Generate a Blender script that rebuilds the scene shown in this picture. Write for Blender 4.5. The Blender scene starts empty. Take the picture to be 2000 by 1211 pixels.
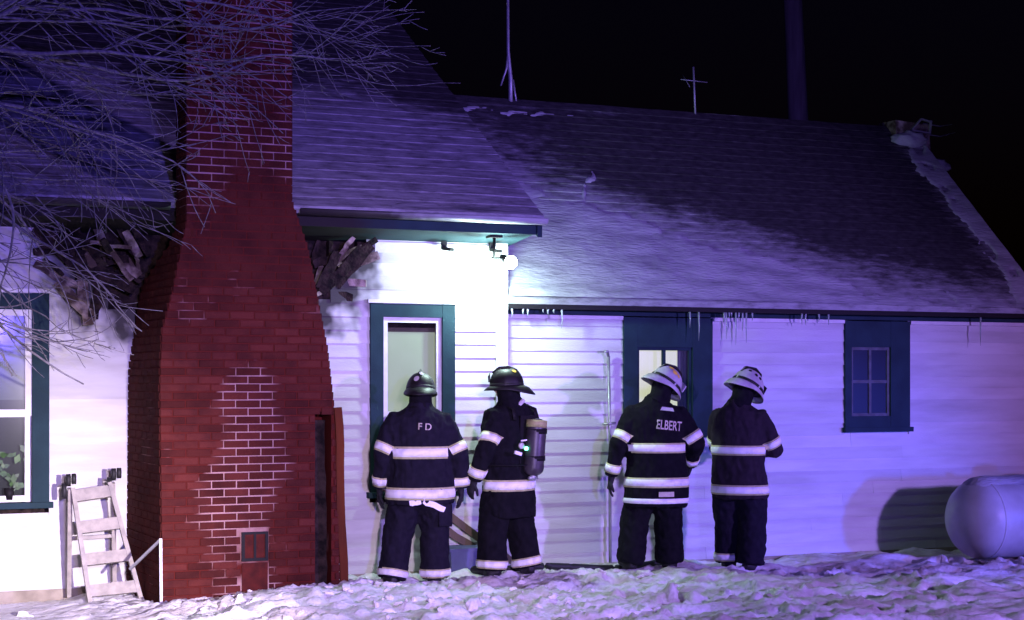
import bpy, bmesh, math, random
from mathutils import Vector, Matrix, noise
from mathutils.bvhtree import BVHTree

scene = bpy.context.scene
C = scene.collection
R = math.radians
rng = random.Random(7)

# ------------------------------------------------------------------ camera
cam_d = bpy.data.cameras.new('camera')
cam = bpy.data.objects.new('camera', cam_d); C.objects.link(cam)
cam.location = (0, -13.68, 1.9)
cam.rotation_euler = (R(90), 0, R(-22))
cam_d.sensor_width = 36.0
cam_d.lens = 54.0
cam_d.shift_y = 0.0672
cam_d.clip_end = 2000
scene.camera = cam

# ------------------------------------------------------------------ night sky
w = bpy.data.worlds.new('World'); scene.world = w; w.use_nodes = True
nt = w.node_tree
sky = nt.nodes.new('ShaderNodeTexSky'); sky.sky_type = 'NISHITA'; sky.sun_disc = False
sky.sun_elevation = R(-1.5); sky.sun_rotation = R(200)
bg = nt.nodes['Background']; bg.inputs['Strength'].default_value = 0.012
tint = nt.nodes.new('ShaderNodeMix'); tint.data_type = 'RGBA'; tint.blend_type = 'MULTIPLY'; tint.inputs[0].default_value = 1
tint.inputs[7].default_value = (.28, .24, 1, 1)
nt.links.new(sky.outputs[0], tint.inputs[6]); nt.links.new(tint.outputs[2], bg.inputs[0])

scene.view_settings.view_transform = 'Standard'
scene.view_settings.look = 'None'
scene.view_settings.exposure = 0
scene.view_settings.gamma = 1

# ------------------------------------------------------------------ vehicle lights on the road behind the camera
def spot(name, loc, target, color, power, angle, blend=0.6, radius=0.12):
    d = bpy.data.lights.new(name, 'SPOT'); d.color = color; d.energy = power
    d.spot_size = R(angle); d.spot_blend = blend; d.shadow_soft_size = radius
    o = bpy.data.objects.new(name, d); C.objects.link(o); o.location = loc
    o.rotation_euler = (Vector(target) - Vector(loc)).to_track_quat('-Z', 'Y').to_euler()
    return o
spot('headlight', (3.0, -12.5, 2.0), (0.4, -.2, 0.1), (1.0, .84, 1.0), 13000, 27, 1.0, .08)
spot('engine_scene_light', (0.6, -16, 3.0), (3.7, 0, 0.7), (.90, .64, 1.0), 6800, 26, 1.0, .25)
spot('emergency_light_purple', (12.7, -13.5, 3.2), (6.3, 0, 1.2), (.37, .215, 1.0), 8600, 58, 1.0, .30)
spot('emergency_light_blue', (16.6, -12.5, 1.6), (9.4, 0, 0.35), (.05, .09, 1.0), 7200, 20, 1.0, .35)
spot('emergency_light_red', (16.4, -13.5, 2.8), (12.6, 0, 1.7), (1.0, .10, .25), 550, 17, 1.0, .35)
spot('emergency_light_high', (1.6, -19, 3.0), (4.0, 1, 4.9), (.17, .11, 1.0), 8500, 46, 1.0)

# ------------------------------------------------------------------ materials
MATS = {}
def mat(name, col, col2=None, rough=.8, scale=8.0, bump=0.0, bscale=30.0, metallic=0.0, obj_rand=0.0,
        stretch=(1, 1, 1), emit=None, estr=0.0, lo=.35, hi=.65, coord='Object', spec=.4, bdist=.01, detail=5):
    if name in MATS: return MATS[name]
    m = bpy.data.materials.new(name); m.use_nodes = True; MATS[name] = m
    n = m.node_tree.nodes; l = m.node_tree.links
    b = n['Principled BSDF']
    b.inputs['Base Color'].default_value = (*col, 1); b.inputs['Roughness'].default_value = rough
    b.inputs['Metallic'].default_value = metallic; b.inputs['Specular IOR Level'].default_value = spec
    if coord == 'World':
        tc = n.new('ShaderNodeNewGeometry').outputs['Position']
    else:
        tc = n.new('ShaderNodeTexCoord').outputs['Object']
    mp = n.new('ShaderNodeMapping'); mp.inputs['Scale'].default_value = stretch
    l.new(tc, mp.inputs['Vector'])
    out = None
    if col2:
        t = n.new('ShaderNodeTexNoise'); t.inputs['Scale'].default_value = scale; t.inputs['Detail'].default_value = detail
        l.new(mp.outputs[0], t.inputs['Vector'])
        r = n.new('ShaderNodeValToRGB'); r.color_ramp.elements[0].position = lo; r.color_ramp.elements[1].position = hi
        r.color_ramp.elements[0].color = (*col, 1); r.color_ramp.elements[1].color = (*col2, 1)
        l.new(t.outputs[0], r.inputs[0]); out = r.outputs[0]
    if obj_rand:
        oi = n.new('ShaderNodeObjectInfo'); mr = n.new('ShaderNodeMapRange')
        mr.inputs['To Min'].default_value = 1 - obj_rand; mr.inputs['To Max'].default_value = 1 + obj_rand * .4
        l.new(oi.outputs['Random'], mr.inputs['Value'])
        mx = n.new('ShaderNodeMix'); mx.data_type = 'RGBA'; mx.blend_type = 'MULTIPLY'; mx.inputs[0].default_value = 1
        if out: l.new(out, mx.inputs[6])
        else: mx.inputs[6].default_value = (*col, 1)
        l.new(mr.outputs[0], mx.inputs[7]); out = mx.outputs[2]
    if out: l.new(out, b.inputs['Base Color'])
    if bump:
        t2 = n.new('ShaderNodeTexNoise'); t2.inputs['Scale'].default_value = bscale; t2.inputs['Detail'].default_value = 6
        l.new(mp.outputs[0], t2.inputs['Vector'])
        bp = n.new('ShaderNodeBump'); bp.inputs['Strength'].default_value = bump; bp.inputs['Distance'].default_value = bdist
        l.new(t2.outputs[0], bp.inputs['Height']); l.new(bp.outputs[0], b.inputs['Normal'])
    if emit:
        b.inputs['Emission Color'].default_value = (*emit, 1); b.inputs['Emission Strength'].default_value = estr
    return m

def scorch(m, spots):
    """burn stains round the places where the fire broke out"""
    n = m.node_tree.nodes; l = m.node_tree.links; b = n['Principled BSDF']
    prev = b.inputs['Base Color'].links[0].from_socket
    g = n.new('ShaderNodeNewGeometry')
    for c, rad in spots:
        d = n.new('ShaderNodeVectorMath'); d.operation = 'DISTANCE'; d.inputs[1].default_value = c
        l.new(g.outputs['Position'], d.inputs[0])
        t = n.new('ShaderNodeTexNoise'); t.inputs['Scale'].default_value = 5; l.new(g.outputs['Position'], t.inputs['Vector'])
        ad = n.new('ShaderNodeMath'); ad.operation = 'MULTIPLY_ADD'; ad.inputs[1].default_value = .9
        l.new(t.outputs[0], ad.inputs[0]); l.new(d.outputs['Value'], ad.inputs[2])
        mr = n.new('ShaderNodeMapRange'); mr.inputs['From Min'].default_value = rad * .75 + .35; mr.inputs['From Max'].default_value = rad + .45
        mr.inputs['To Min'].default_value = .95; mr.inputs['To Max'].default_value = 0
        l.new(ad.outputs[0], mr.inputs['Value'])
        mx = n.new('ShaderNodeMix'); mx.data_type = 'RGBA'; mx.inputs[7].default_value = (.018, .014, .014, 1)
        l.new(mr.outputs[0], mx.inputs[0]); l.new(prev, mx.inputs[6]); prev = mx.outputs[2]
    l.new(prev, b.inputs['Base Color'])
    return m
def siding_material():
    m = mat('siding_paint', (.60, .60, .59), (.48, .47, .45), .75, 3.0, .25, 60, obj_rand=.13, coord='World', stretch=(.5, 1, 3), lo=.4, hi=.75)
    return scorch(m, (((3.55, 0, 2.95), .72), ((1.95, 0, 2.95), .80)))
M_siding = siding_material()
M_white = mat('white_trim_paint', (.66, .66, .64), (.55, .54, .52), .6, 6, .15, 50)
M_green = mat('green_trim_paint', (.017, .040, .050), (.013, .030, .038), .75, 5, .2, 60, coord='World', spec=.12)
M_eave = scorch(mat('green_eave_paint', (.017, .040, .050), (.013, .030, .038), .75, 5, .2, 60, coord='World', spec=.12), (((3.2, -.4, 3.2), 1.0), ((1.6, -.4, 3.2), 1.3)))
M_gutter = scorch(mat('gutter_paint', (.40, .42, .42), (.20, .22, .22), .5, 3, .1, 50, coord='World', stretch=(1, 1, 4)), (((3.2, -.7, 3.3), 1.35), ((1.4, -.7, 3.3), 1.7)))
M_char = mat('charred_wood', (.010, .008, .008), (.04, .027, .023), .95, 14, .8, 40, bdist=.02, spec=.06)
M_scorch = mat('scorched_board', (.07, .045, .035), (.40, .33, .27), .9, 9, .6, 40, lo=.45, hi=.7)
def shingle_material():
    m = mat('asphalt_shingle', (.030, .028, .032), (.060, .057, .06), .95, 9, .7, 120, coord='World', stretch=(1, 2, 2), spec=.1)
    n = m.node_tree.nodes; l = m.node_tree.links; b = n['Principled BSDF']; prev = b.inputs['Base Color'].links[0].from_socket
    at = n.new('ShaderNodeAttribute'); at.attribute_name = 'frost'; g = n.new('ShaderNodeNewGeometry')
    mp = n.new('ShaderNodeMapping'); mp.inputs['Scale'].default_value = (1.2, 4, 4); l.new(g.outputs['Position'], mp.inputs['Vector'])
    t = n.new('ShaderNodeTexNoise'); t.inputs['Scale'].default_value = 3.5; t.inputs['Detail'].default_value = 9; t.inputs['Roughness'].default_value = .68; l.new(mp.outputs[0], t.inputs['Vector'])
    ad = n.new('ShaderNodeMath'); ad.operation = 'MULTIPLY_ADD'; ad.inputs[1].default_value = 1.5; l.new(t.outputs[0], ad.inputs[0]); l.new(at.outputs['Fac'], ad.inputs[2])
    mr = n.new('ShaderNodeMapRange'); mr.interpolation_type = 'SMOOTHSTEP'; mr.inputs['From Min'].default_value = .95; mr.inputs['From Max'].default_value = 1.75; l.new(ad.outputs[0], mr.inputs['Value'])
    mx = n.new('ShaderNodeMix'); mx.data_type = 'RGBA'; mx.inputs[7].default_value = (.36, .36, .38, 1)
    l.new(mr.outputs[0], mx.inputs[0]); l.new(prev, mx.inputs[6]); l.new(mx.outputs[2], b.inputs['Base Color'])
    return m
M_shingle = shingle_material()
def frost_attr(o, fn):
    me = o.data; a = me.attributes.new('frost', 'FLOAT', 'POINT')
    w_ = o.location + (o.parent.location if o.parent else Vector())
    a.data.foreach_set('value', [fn(v.co.x + w_.x, v.co.y + w_.y) for v in me.vertices])
M_frost = mat('thin_roof_snow', (.30, .30, .32), (.16, .16, .18), .9, 3.2, .5, 25, coord='World', stretch=(.6, 1.6, 1.6), bdist=.02)
M_roofsnow = mat('old_roof_snow', (.40, .41, .42), (.22, .22, .24), .9, 4.5, .7, 22, coord='World', stretch=(.5, 1.5, 1.5), lo=.4, hi=.72, bdist=.02)
M_dark = mat('dark_metal', (.010, .009, .010), rough=.6, spec=.12)
M_tin = mat('galvanised_metal', (.42, .43, .44), (.30, .30, .31), .45, 12, metallic=.5)
M_brick = mat('red_brick', (.092, .021, .016), (.055, .014, .012), .95, 5, .7, 60, obj_rand=.35, spec=.06, coord='World', lo=.4, hi=.7)
M_wood = mat('weathered_wood', (.17, .12, .085), (.10, .07, .055), .85, 6, .4, 40, stretch=(1, 1, .2))
M_rust = mat('rusty_board', (.13, .035, .012), (.06, .018, .010), .9, 6, .4, 40, stretch=(1, 1, .2), spec=.06)
M_alu = mat('ladder_fibreglass', (.33, .30, .26), (.22, .20, .18), .5, 14, .2, 50)
M_tank = mat('tank_paint', (.42, .43, .42), (.34, .34, .33), .45, 4, .05, 30)
M_bark = mat('grey_bark', (.08, .075, .08), (.20, .19, .20), .9, 25, .3, 60)
M_pole = mat('pole_wood', (.40, .33, .29), (.26, .21, .19), .9, 12, .4, 40, stretch=(1, 1, .1))
M_ice = mat('ice', (.55, .6, .62), rough=.15, spec=.6)
M_ice.node_tree.nodes['Principled BSDF'].inputs['Transmission Weight'].default_value = .6
M_glassdark = mat('dark_glass', (.006, .006, .010), rough=.35, spec=.15)
M_found = mat('foundation_stone', (.33, .29, .23), (.22, .19, .15), .9, 8, .5, 30, coord='World')
M_rubber = mat('black_rubber', (.012, .012, .013), rough=.6)
M_blue = mat('blue_plastic', (.10, .11, .22), (.08, .085, .17), .55, 5, .1, 40)

def mortar_material():
    """pale repointed joints high on the stack and down the middle of the breast, soot-red elsewhere"""
    m = mat('mortar', (.36, .22, .20), (.085, .014, .010), .95, 2.2, .5, 60, spec=.06, coord='World', lo=.40, hi=.56, detail=4)
    n = m.node_tree.nodes; l = m.node_tree.links; ramp = next(k for k in n if k.type == 'VALTORGB'); src = ramp.inputs[0].links[0].from_socket
    g = n.new('ShaderNodeNewGeometry'); sp = n.new('ShaderNodeSeparateXYZ'); l.new(g.outputs['Position'], sp.inputs[0])
    def rng_(sock, a, b, lo, hi):
        r = n.new('ShaderNodeMapRange'); r.inputs['From Min'].default_value = a; r.inputs['From Max'].default_value = b; r.inputs['To Min'].default_value = lo; r.inputs['To Max'].default_value = hi
        l.new(sock, r.inputs['Value']); return r.outputs[0]
    def mth(op, a, b):
        k = n.new('ShaderNodeMath'); k.operation = op
        for i_, v in enumerate((a, b)):
            if hasattr(v, 'links'): l.new(v, k.inputs[i_])
            else: k.inputs[i_].default_value = v
        return k.outputs[0]
    high = rng_(sp.outputs[2], 3.15, 3.6, .22, -.11)
    dx = mth('ABSOLUTE', mth('SUBTRACT', sp.outputs[0], 2.72), 0)
    mid = mth('ADD', rng_(dx, .14, .46, -.13, .14), rng_(sp.outputs[2], 1.9, 2.2, 0, .35))
    l.new(mth('ADD', src, mth('MINIMUM', high, mid)), ramp.inputs[0])
    return m
M_mortar = mortar_material()

def snow_material():
    m = bpy.data.materials.new('trodden_snow'); m.use_nodes = True
    n = m.node_tree.nodes; l = m.node_tree.links; b = n['Principled BSDF']
    b.inputs['Roughness'].default_value = .75
    b.inputs['Subsurface Weight'].default_value = .0
    g = n.new('ShaderNodeNewGeometry')
    mp = n.new('ShaderNodeMapping'); mp.inputs['Rotation'].default_value = (0, 0, R(14)); mp.inputs['Scale'].default_value = (.55, 2.2, 1)
    l.new(g.outputs['Position'], mp.inputs['Vector'])
    t = n.new('ShaderNodeTexNoise'); t.inputs['Scale'].default_value = 1.7; t.inputs['Detail'].default_value = 8; t.inputs['Roughness'].default_value = .62
    l.new(mp.outputs[0], t.inputs['Vector'])
    # dirt grows towards the trodden yard on the right
    sx = n.new('ShaderNodeSeparateXYZ'); l.new(g.outputs['Position'], sx.inputs[0])
    mr = n.new('ShaderNodeMapRange'); mr.inputs['From Min'].default_value = 2.0; mr.inputs['From Max'].default_value = 7.5
    mr.inputs['To Min'].default_value = -.12; mr.inputs['To Max'].default_value = .07
    l.new(sx.outputs[0], mr.inputs['Value'])
    ad = n.new('ShaderNodeMath'); l.new(t.outputs[0], ad.inputs[0]); l.new(mr.outputs[0], ad.inputs[1])
    r = n.new('ShaderNodeValToRGB'); e = r.color_ramp.elements
    e[0].position = .40; e[0].color = (.90, .90, .91, 1); e[1].position = .66; e[1].color = (.46, .40, .34, 1)
    k = e.new(.52); k.color = (.72, .69, .66, 1)
    l.new(ad.outputs[0], r.inputs[0]); l.new(r.outputs[0], b.inputs['Base Color'])
    t2 = n.new('ShaderNodeTexNoise'); t2.inputs['Scale'].default_value = 14; t2.inputs['Detail'].default_value = 8; t2.inputs['Roughness'].default_value = .65
    l.new(g.outputs['Position'], t2.inputs['Vector'])
    bp = n.new('ShaderNodeBump'); bp.inputs['Strength'].default_value = .8; bp.inputs['Distance'].default_value = .03
    l.new(t2.outputs[0], bp.inputs['Height']); l.new(bp.outputs[0], b.inputs['Normal'])
    return m
M_snow = snow_material()

# ------------------------------------------------------------------ mesh helpers
class MB:
    def __init__(s): s.v = []; s.f = []
    def add(s, vs, fs):
        o = len(s.v); s.v += [tuple(v) for v in vs]; s.f += [tuple(i + o for i in f) for f in fs]; return s
    def hexa(s, p):      # 8 corners: bottom ring then top ring
        return s.add(p, [(3, 2, 1, 0), (4, 5, 6, 7), (0, 1, 5, 4), (1, 2, 6, 5), (2, 3, 7, 6), (3, 0, 4, 7)])
    def box(s, x0, x1, y0, y1, z0, z1):
        return s.hexa([(x0, y0, z0), (x1, y0, z0), (x1, y1, z0), (x0, y1, z0), (x0, y0, z1), (x1, y0, z1), (x1, y1, z1), (x0, y1, z1)])
    def bar(s, a, b, wx, wy, up=(0, 0, 1)):
        a = Vector(a); b = Vector(b); d = (b - a).normalized(); u = Vector(up)
        if abs(d.dot(u)) > .95: u = Vector((0, 1, 0))
        x = d.cross(u).normalized() * wx / 2; y = x.cross(d).normalized() * wy / 2
        return s.hexa([a - x - y, a + x - y, a + x + y, a - x + y, b - x - y, b + x - y, b + x + y, b - x + y])
    def tube(s, pts, rad, seg=8, ref=(1, 0, 0)):
        pts = [Vector(p) for p in pts]; n = len(pts)
        if not hasattr(rad, '__len__'): rad = [rad] * n
        ref = Vector(ref); vs = []
        for i, p in enumerate(pts):
            d = (pts[min(i + 1, n - 1)] - pts[max(i - 1, 0)])
            d = d.normalized() if d.length > 1e-9 else Vector((0, 0, 1))
            x = ref - d * ref.dot(d)
            if x.length < .1: x = Vector((0, 1, 0)) - d * d.y
            x.normalize(); y = d.cross(x)
            r = rad[i]; rx, ry = r if hasattr(r, '__len__') else (r, r)
            for k in range(seg):
                a = 2 * math.pi * k / seg
                vs.append(p + x * math.cos(a) * rx + y * math.sin(a) * ry)
        fs = [(i * seg + k, i * seg + (k + 1) % seg, (i + 1) * seg + (k + 1) % seg, (i + 1) * seg + k) for i in range(n - 1) for k in range(seg)]
        fs += [tuple(range(seg - 1, -1, -1)), tuple((n - 1) * seg + k for k in range(seg))]
        return s.add(vs, fs)
    def sphere(s, c, r, seg=14, rings=9, rot=None):
        c = Vector(c); r = r if hasattr(r, '__len__') else (r, r, r); vs = []
        for i in range(rings + 1):
            t = math.pi * i / rings
            for k in range(seg):
                a = 2 * math.pi * k / seg
                p = Vector((math.sin(t) * math.cos(a) * r[0], math.sin(t) * math.sin(a) * r[1], math.cos(t) * r[2]))
                if rot: p = rot @ p
                vs.append(c + p)
        fs = [(i * seg + k, (i + 1) * seg + k, (i + 1) * seg + (k + 1) % seg, i * seg + (k + 1) % seg) for i in range(rings) for k in range(seg)]
        return s.add(vs, fs)
    def xf(s, m):
        s.v = [tuple(m @ Vector(v)) for v in s.v]; return s
    def mesh(s, name, smooth=False):
        me = bpy.data.meshes.new(name); me.from_pydata(s.v, [], s.f); me.validate(); me.update()
        if smooth: me.polygons.foreach_set('use_smooth', [True] * len(me.polygons))
        return me
    def build(s, name, m, parent=None, smooth=False):
        return link(name, s.mesh(name, smooth), m, parent)
def link(name, me, m, parent=None):
    if m and not me.materials: me.materials.append(m)
    o = bpy.data.objects.new(name, me); C.objects.link(o)
    if parent: o.parent = parent
    return o
def tag(o, label=None, cat=None, group=None, kind=None):
    if label: o['label'] = label
    if cat: o['category'] = cat
    if group: o['group'] = group
    if kind: o['kind'] = kind
    return o
def empty(name, loc, label, cat, group=None, rz=0):
    o = bpy.data.objects.new(name, None); C.objects.link(o); o.location = loc; o.rotation_euler = (0, 0, rz)
    return tag(o, label, cat, group)
def N(x, y=0, z=0): return noise.noise(Vector((x, y, z)))
def fbm(x, y, z=0, o=4):
    s = 0; a = .5
    for i in range(o): s += a * N(x, y, z); x *= 2.03; y *= 2.03; z += 7.1; a *= .5
    return s
def sstep(a, b, x):
    t = max(0, min(1, (x - a) / (b - a))); return t * t * (3 - 2 * t)

# ------------------------------------------------------------------ ground
PRINTS = {}
rpf = random.Random(31)
for _ in range(170):
    x_, y_ = rpf.uniform(3.3, 11.2), rpf.uniform(-3.7, -.75); a_ = rpf.gauss(.9, 1.1)
    for ddx in (-1, 0, 1):
        for ddy in (-1, 0, 1): PRINTS.setdefault((int(x_ * 3) + ddx, int(y_ * 3) + ddy), []).append((x_, y_, math.cos(a_), math.sin(a_), rpf.uniform(.02, .05)))
def boot_prints(x, y):
    h = 0
    for (px, py, c, s_, dep) in PRINTS.get((int(x * 3), int(y * 3)), ()):
        u = (x - px) * c + (y - py) * s_; v = -(x - px) * s_ + (y - py) * c
        q = math.sqrt((u / .15) ** 2 + (v / .065) ** 2)
        if q < 2.2: h += -dep * (1 - sstep(.75, 1.15, q)) + dep * .45 * math.exp(-((q - 1.45) / .3) ** 2)
    return h
def ground_h(x, y):
    h = .05 + .05 * sstep(.1, -.9, y) * sstep(2.0, 4.0, x) * sstep(8.5, 6.5, x) - .03 * sstep(6.5, 8.5, x)
    h += .13 * math.exp(-((x - 2.9) / 1.15) ** 2 - ((y + 1.75) / .65) ** 2)          # bank of shovelled snow before the chimney
    h -= .05 * sstep(1.9, .6, x) * sstep(-2.5, -.2, y)
    near = sstep(-9, -6.5, y) * sstep(-4, -1.5, x) * sstep(16, 13, x)
    if near > 0:
        l = fbm(x * 2.3, y * 4.2, 3.3, 5)
        c = abs(fbm(x * 5.5 + 11, y * 7.5, 1.2, 4))
        r = N(x * .5 + y * 1.2, y * 5.5 - x * 1.3, 9)                                   # drag marks and tracks
        k = sstep(.6, 2.4, x)
        q = fbm(x * 1.3 - 5, y * 3.4 + x * .8, 6.1, 5)
        h += near * (l * .075 * (.35 + k) + (c - .1) * .13 * k * sstep(8.5, 6, x) + max(0, q) * .10 * k + r * .026 * (.4 + k))
        h += boot_prints(x, y)
    if y > .0: h = min(h, .07)
    return h
def axis(a, b, step, lo, hi):
    xs = [a + step * i for i in range(int((b - a) / step) + 1)]
    g = step * 3; x = a
    left = []
    while x > lo: x -= g; g *= 1.6; left.append(x)
    g = step * 3; x = xs[-1]; right = []
    while x < hi: x += g; g *= 1.6; right.append(x)
    return left[::-1] + xs + right
gx = axis(-.6, 12.2, .036, -300, 300); gy = axis(-4.4, .2, .034, -300, 400)
mb = MB(); nx = len(gx)
mb.v = [(x, y, ground_h(x, y)) for y in gy for x in gx]
mb.f = [(j * nx + i, j * nx + i + 1, (j + 1) * nx + i + 1, (j + 1) * nx + i) for j in range(len(gy) - 1) for i in range(nx - 1)]
tag(mb.build('ground', M_snow, None, True), 'trodden dirty snow covering the yard before the house', 'snow', kind='structure')

# loose clods of shovelled snow
mb = MB(); rc = random.Random(3)
ico = bmesh.new(); bmesh.ops.create_icosphere(ico, subdivisions=3, radius=1)
iv = [v.co.copy() for v in ico.verts]; ifc = [tuple(v.index for v in f.verts) for f in ico.faces]; ico.free()
for i in range(150):
    u = rc.random()
    if u < .30: x = rc.gauss(3.3, 1.0); y = rc.uniform(-2.6, -1.3)
    elif u < .8: x = rc.uniform(2.2, 6.6); y = rc.uniform(-2.8, -.95)
    else: x = rc.uniform(.5, 11); y = rc.uniform(-3.6, -.9)
    r = rc.uniform(.012, .04) * (1.9 if rc.random() < .15 else 1)
    if 1.9 < x < 3.65 and y > -1.25: continue
    h = ground_h(x, y); sd = rc.random() * 100
    rot = Matrix.Rotation(rc.random() * 6, 3, 'Z') @ Matrix.Rotation(rc.random() * 6, 3, 'X')
    sc = Vector((rc.uniform(.8, 2.0), rc.uniform(.7, 1.3), rc.uniform(.35, .75)))
    mb.add([Vector((x, y, h - r * .05)) + rot @ Vector([c * s for c, s in zip(v * (r * (1 + .5 * N(v.x * 1.5 + sd, v.y * 1.5, v.z * 1.5) + .22 * N(v.x * 3.6 + sd, v.y * 3.6, v.z * 3.6))), sc)]) for v in iv], ifc)
tag(mb.build('snow_clods', M_snow, None, True), 'loose clods of shovelled snow scattered before the chimney and firefighters', 'snow', kind='stuff')

# ------------------------------------------------------------------ clapboards
EXPO = .125
def board_mesh():
    m = MB(); h = EXPO + .03
    m.add([(0, -.022, 0), (1, -.022, 0), (1, 0, 0), (0, 0, 0), (0, -.005, h), (1, -.005, h), (1, 0, h), (0, 0, h)],
          [(3, 2, 1, 0), (4, 5, 6, 7), (0, 1, 5, 4), (1, 2, 6, 5), (2, 3, 7, 6), (3, 0, 4, 7)])
    me = m.mesh('clapboard'); me.materials.append(M_siding); return me
BOARD = board_mesh()
def clapboards(parent, x0, x1, z0, z1, y, openings, ragged=None, seed=1):
    r = random.Random(seed); z = z0; n = 0
    while z < z1 - .02:
        zc = z + EXPO / 2; cuts = [(a, b) for (a, b, c, d) in openings if c < zc + .02 and d > zc - .02]
        if ragged: cuts += ragged(zc, r)
        segs = [(x0, x1)]
        for a, b in cuts:
            ns = []
            for s, e in segs:
                if b <= s or a >= e: ns.append((s, e)); continue
                if a > s + .01: ns.append((s, a))
                if b < e - .01: ns.append((b, e))
            segs = ns
        for s, e in segs:
            while e - s > 3.4:
                k = s + r.uniform(1.6, 3.0); place(parent, s, k - .002, z, y, r); s = k
            place(parent, s, e, z, y, r)
        z += EXPO
def place(parent, s, e, z, y, r):
    o = link('clapboard', BOARD, None, parent)
    o.location = (s, y + r.uniform(-.0015, .0015), z + r.uniform(-.002, .002)); o.scale = (e - s, r.uniform(.9, 1.15), 1)
    o.rotation_euler = (r.uniform(-.012, .012), r.uniform(-1, 1) * .0012, 0)

# ------------------------------------------------------------------ main house
house = empty('farmhouse', (2.5, 0, 0), 'white clapboard farmhouse with red brick chimney and burnt eaves', 'house')
def rel(o):      # children of the house were modelled in world coordinates
    o.location -= house.location
    return o
HX0, HX1, HZ = -4.0, 5.44, 3.2
def hb(name, m, fn, smooth=False, parent=None):
    b = MB(); fn(b); o = b.build(name, m, parent or house, smooth)
    if parent is None: rel(o)
    return o
hb('wall', M_char, lambda b: (b.box(HX0, HX1, .15, .25, 0, HZ), b.box(HX0, HX0 + .12, .25, 9, 0, HZ), b.box(HX0, HX1, 9, 9.12, 0, HZ)))
hb('gable_wall', M_siding, lambda b: b.add([(HX1 + .01, .06, 0), (HX1 + .01, 8.9, 0), (HX1 + .01, 8.9, 3.7), (HX1 + .01, 4.35, 6.45), (HX1 + .01, .06, 3.62),
                                             (HX1 - .1, .26, 0), (HX1 - .1, 8.9, 0), (HX1 - .1, 8.9, 3.7), (HX1 - .1, 4.35, 6.45), (HX1 - .1, .26, 3.62)],
                                            [(0, 1, 2, 3, 4), (9, 8, 7, 6, 5), (0, 5, 6, 1), (1, 6, 7, 2), (2, 7, 8, 3), (3, 8, 9, 4), (4, 9, 5, 0)]))
hb('foundation', M_found, lambda b: b.box(HX0, HX1, -.035, .14, -.5, .10))
def hole(zc, r):
    out = []
    if zc > 2.62: out.append((3.3, 3.62 + (zc - 2.62) * .85 + r.uniform(-.06, .08)))                    # right of the chimney
    if zc > 2.5: out.append((max(1.02, 1.78 - (zc - 2.5) * .9 + r.uniform(-.08, .08)), 2.4))             # left of the chimney
    return out
WIN1 = (.30, 1.25, .80, 2.63); WIN2 = (4.10, 4.93, .80, 2.60)
before = set(C.objects)
clapboards(house, HX0 + 4.0, HX1 - .09, .10, HZ - .01, 0, [WIN1, WIN2, (1.97, 3.45, 0, 2.6)], hole, 5)
clapboards(house, HX0, HX0 + 4.0, .10, HZ - .01, 0, [], None, 6)
for o in set(C.objects) - before: rel(o)
hb('corner_board', M_white, lambda b: (b.box(HX1 - .088, HX1 + .03, -.035, .1, .1, HZ), b.box(HX1 + .012, HX1 + .034, .1, .195, .1, HZ - .5)))

# roof, pitch 32 degrees, old shingle courses with thin snow
TA = math.tan(R(32))
def main_z(y): return 3.40 + (y + .70) * TA
def roof_mesh(b, x0, x1, y0, y1, zf, tan, thick=.06, course=.16, right_skew=0.0, seed=0):
    n = int((y1 - y0) / course); c = math.cos(math.atan(tan)); sn = math.sin(math.atan(tan))
    xs = [x0 + (x1 - x0) * i / 110 for i in range(111)]
    vs = []; rows = []
    for i in range(n):
        ya = y0 + (y1 - y0) * i / n; yb = y0 + (y1 - y0) * (i + 1) / n
        for y, off in ((ya, .012), (yb, .003)):
            row = []
            for x in xs:
                o = off + .010 * N(x * 1.4 + seed, y * 1.4) + (.004 * N(x * 9, i * 3.1))
                row.append(len(vs)); vs.append((x, y - sn * o, zf(y) + c * o))
            rows.append(row)
    m = len(xs)
    fs = [(rows[j][i], rows[j][i + 1], rows[j + 1][i + 1], rows[j + 1][i]) for j in range(len(rows) - 1) for i in range(m - 1)]
    bo = len(vs)
    for x, y in ((x0, y0), (x1, y0), (x1, y1), (x0, y1)): vs.append((x, y, zf(y) - thick))
    fs.append((bo + 3, bo + 2, bo + 1, bo))
    fs.append((bo, bo + 1, *rows[0][::-1])); fs.append((bo + 2, bo + 3, *rows[-1]))
    fs.append((bo + 1, bo + 2, *[rw[-1] for rw in rows[::-1]])); fs.append((bo + 3, bo, *[rw[0] for rw in rows]))
    b.add(vs, fs)
roof = hb('roof', M_shingle, lambda b: (roof_mesh(b, HX0 - .3, 5.55, -.72, 4.35, main_z, TA, seed=3),
           b.hexa([(HX0 - .3, 4.35, main_z(4.35) - .06), (5.55, 4.35, main_z(4.35) - .06), (5.55, 9.5, 3.34), (HX0 - .3, 9.5, 3.34),
                   (HX0 - .3, 4.35, main_z(4.35) + .01), (5.55, 4.35, main_z(4.35) + .01), (5.55, 9.5, 3.41), (HX0 - .3, 9.5, 3.41)])))
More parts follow.
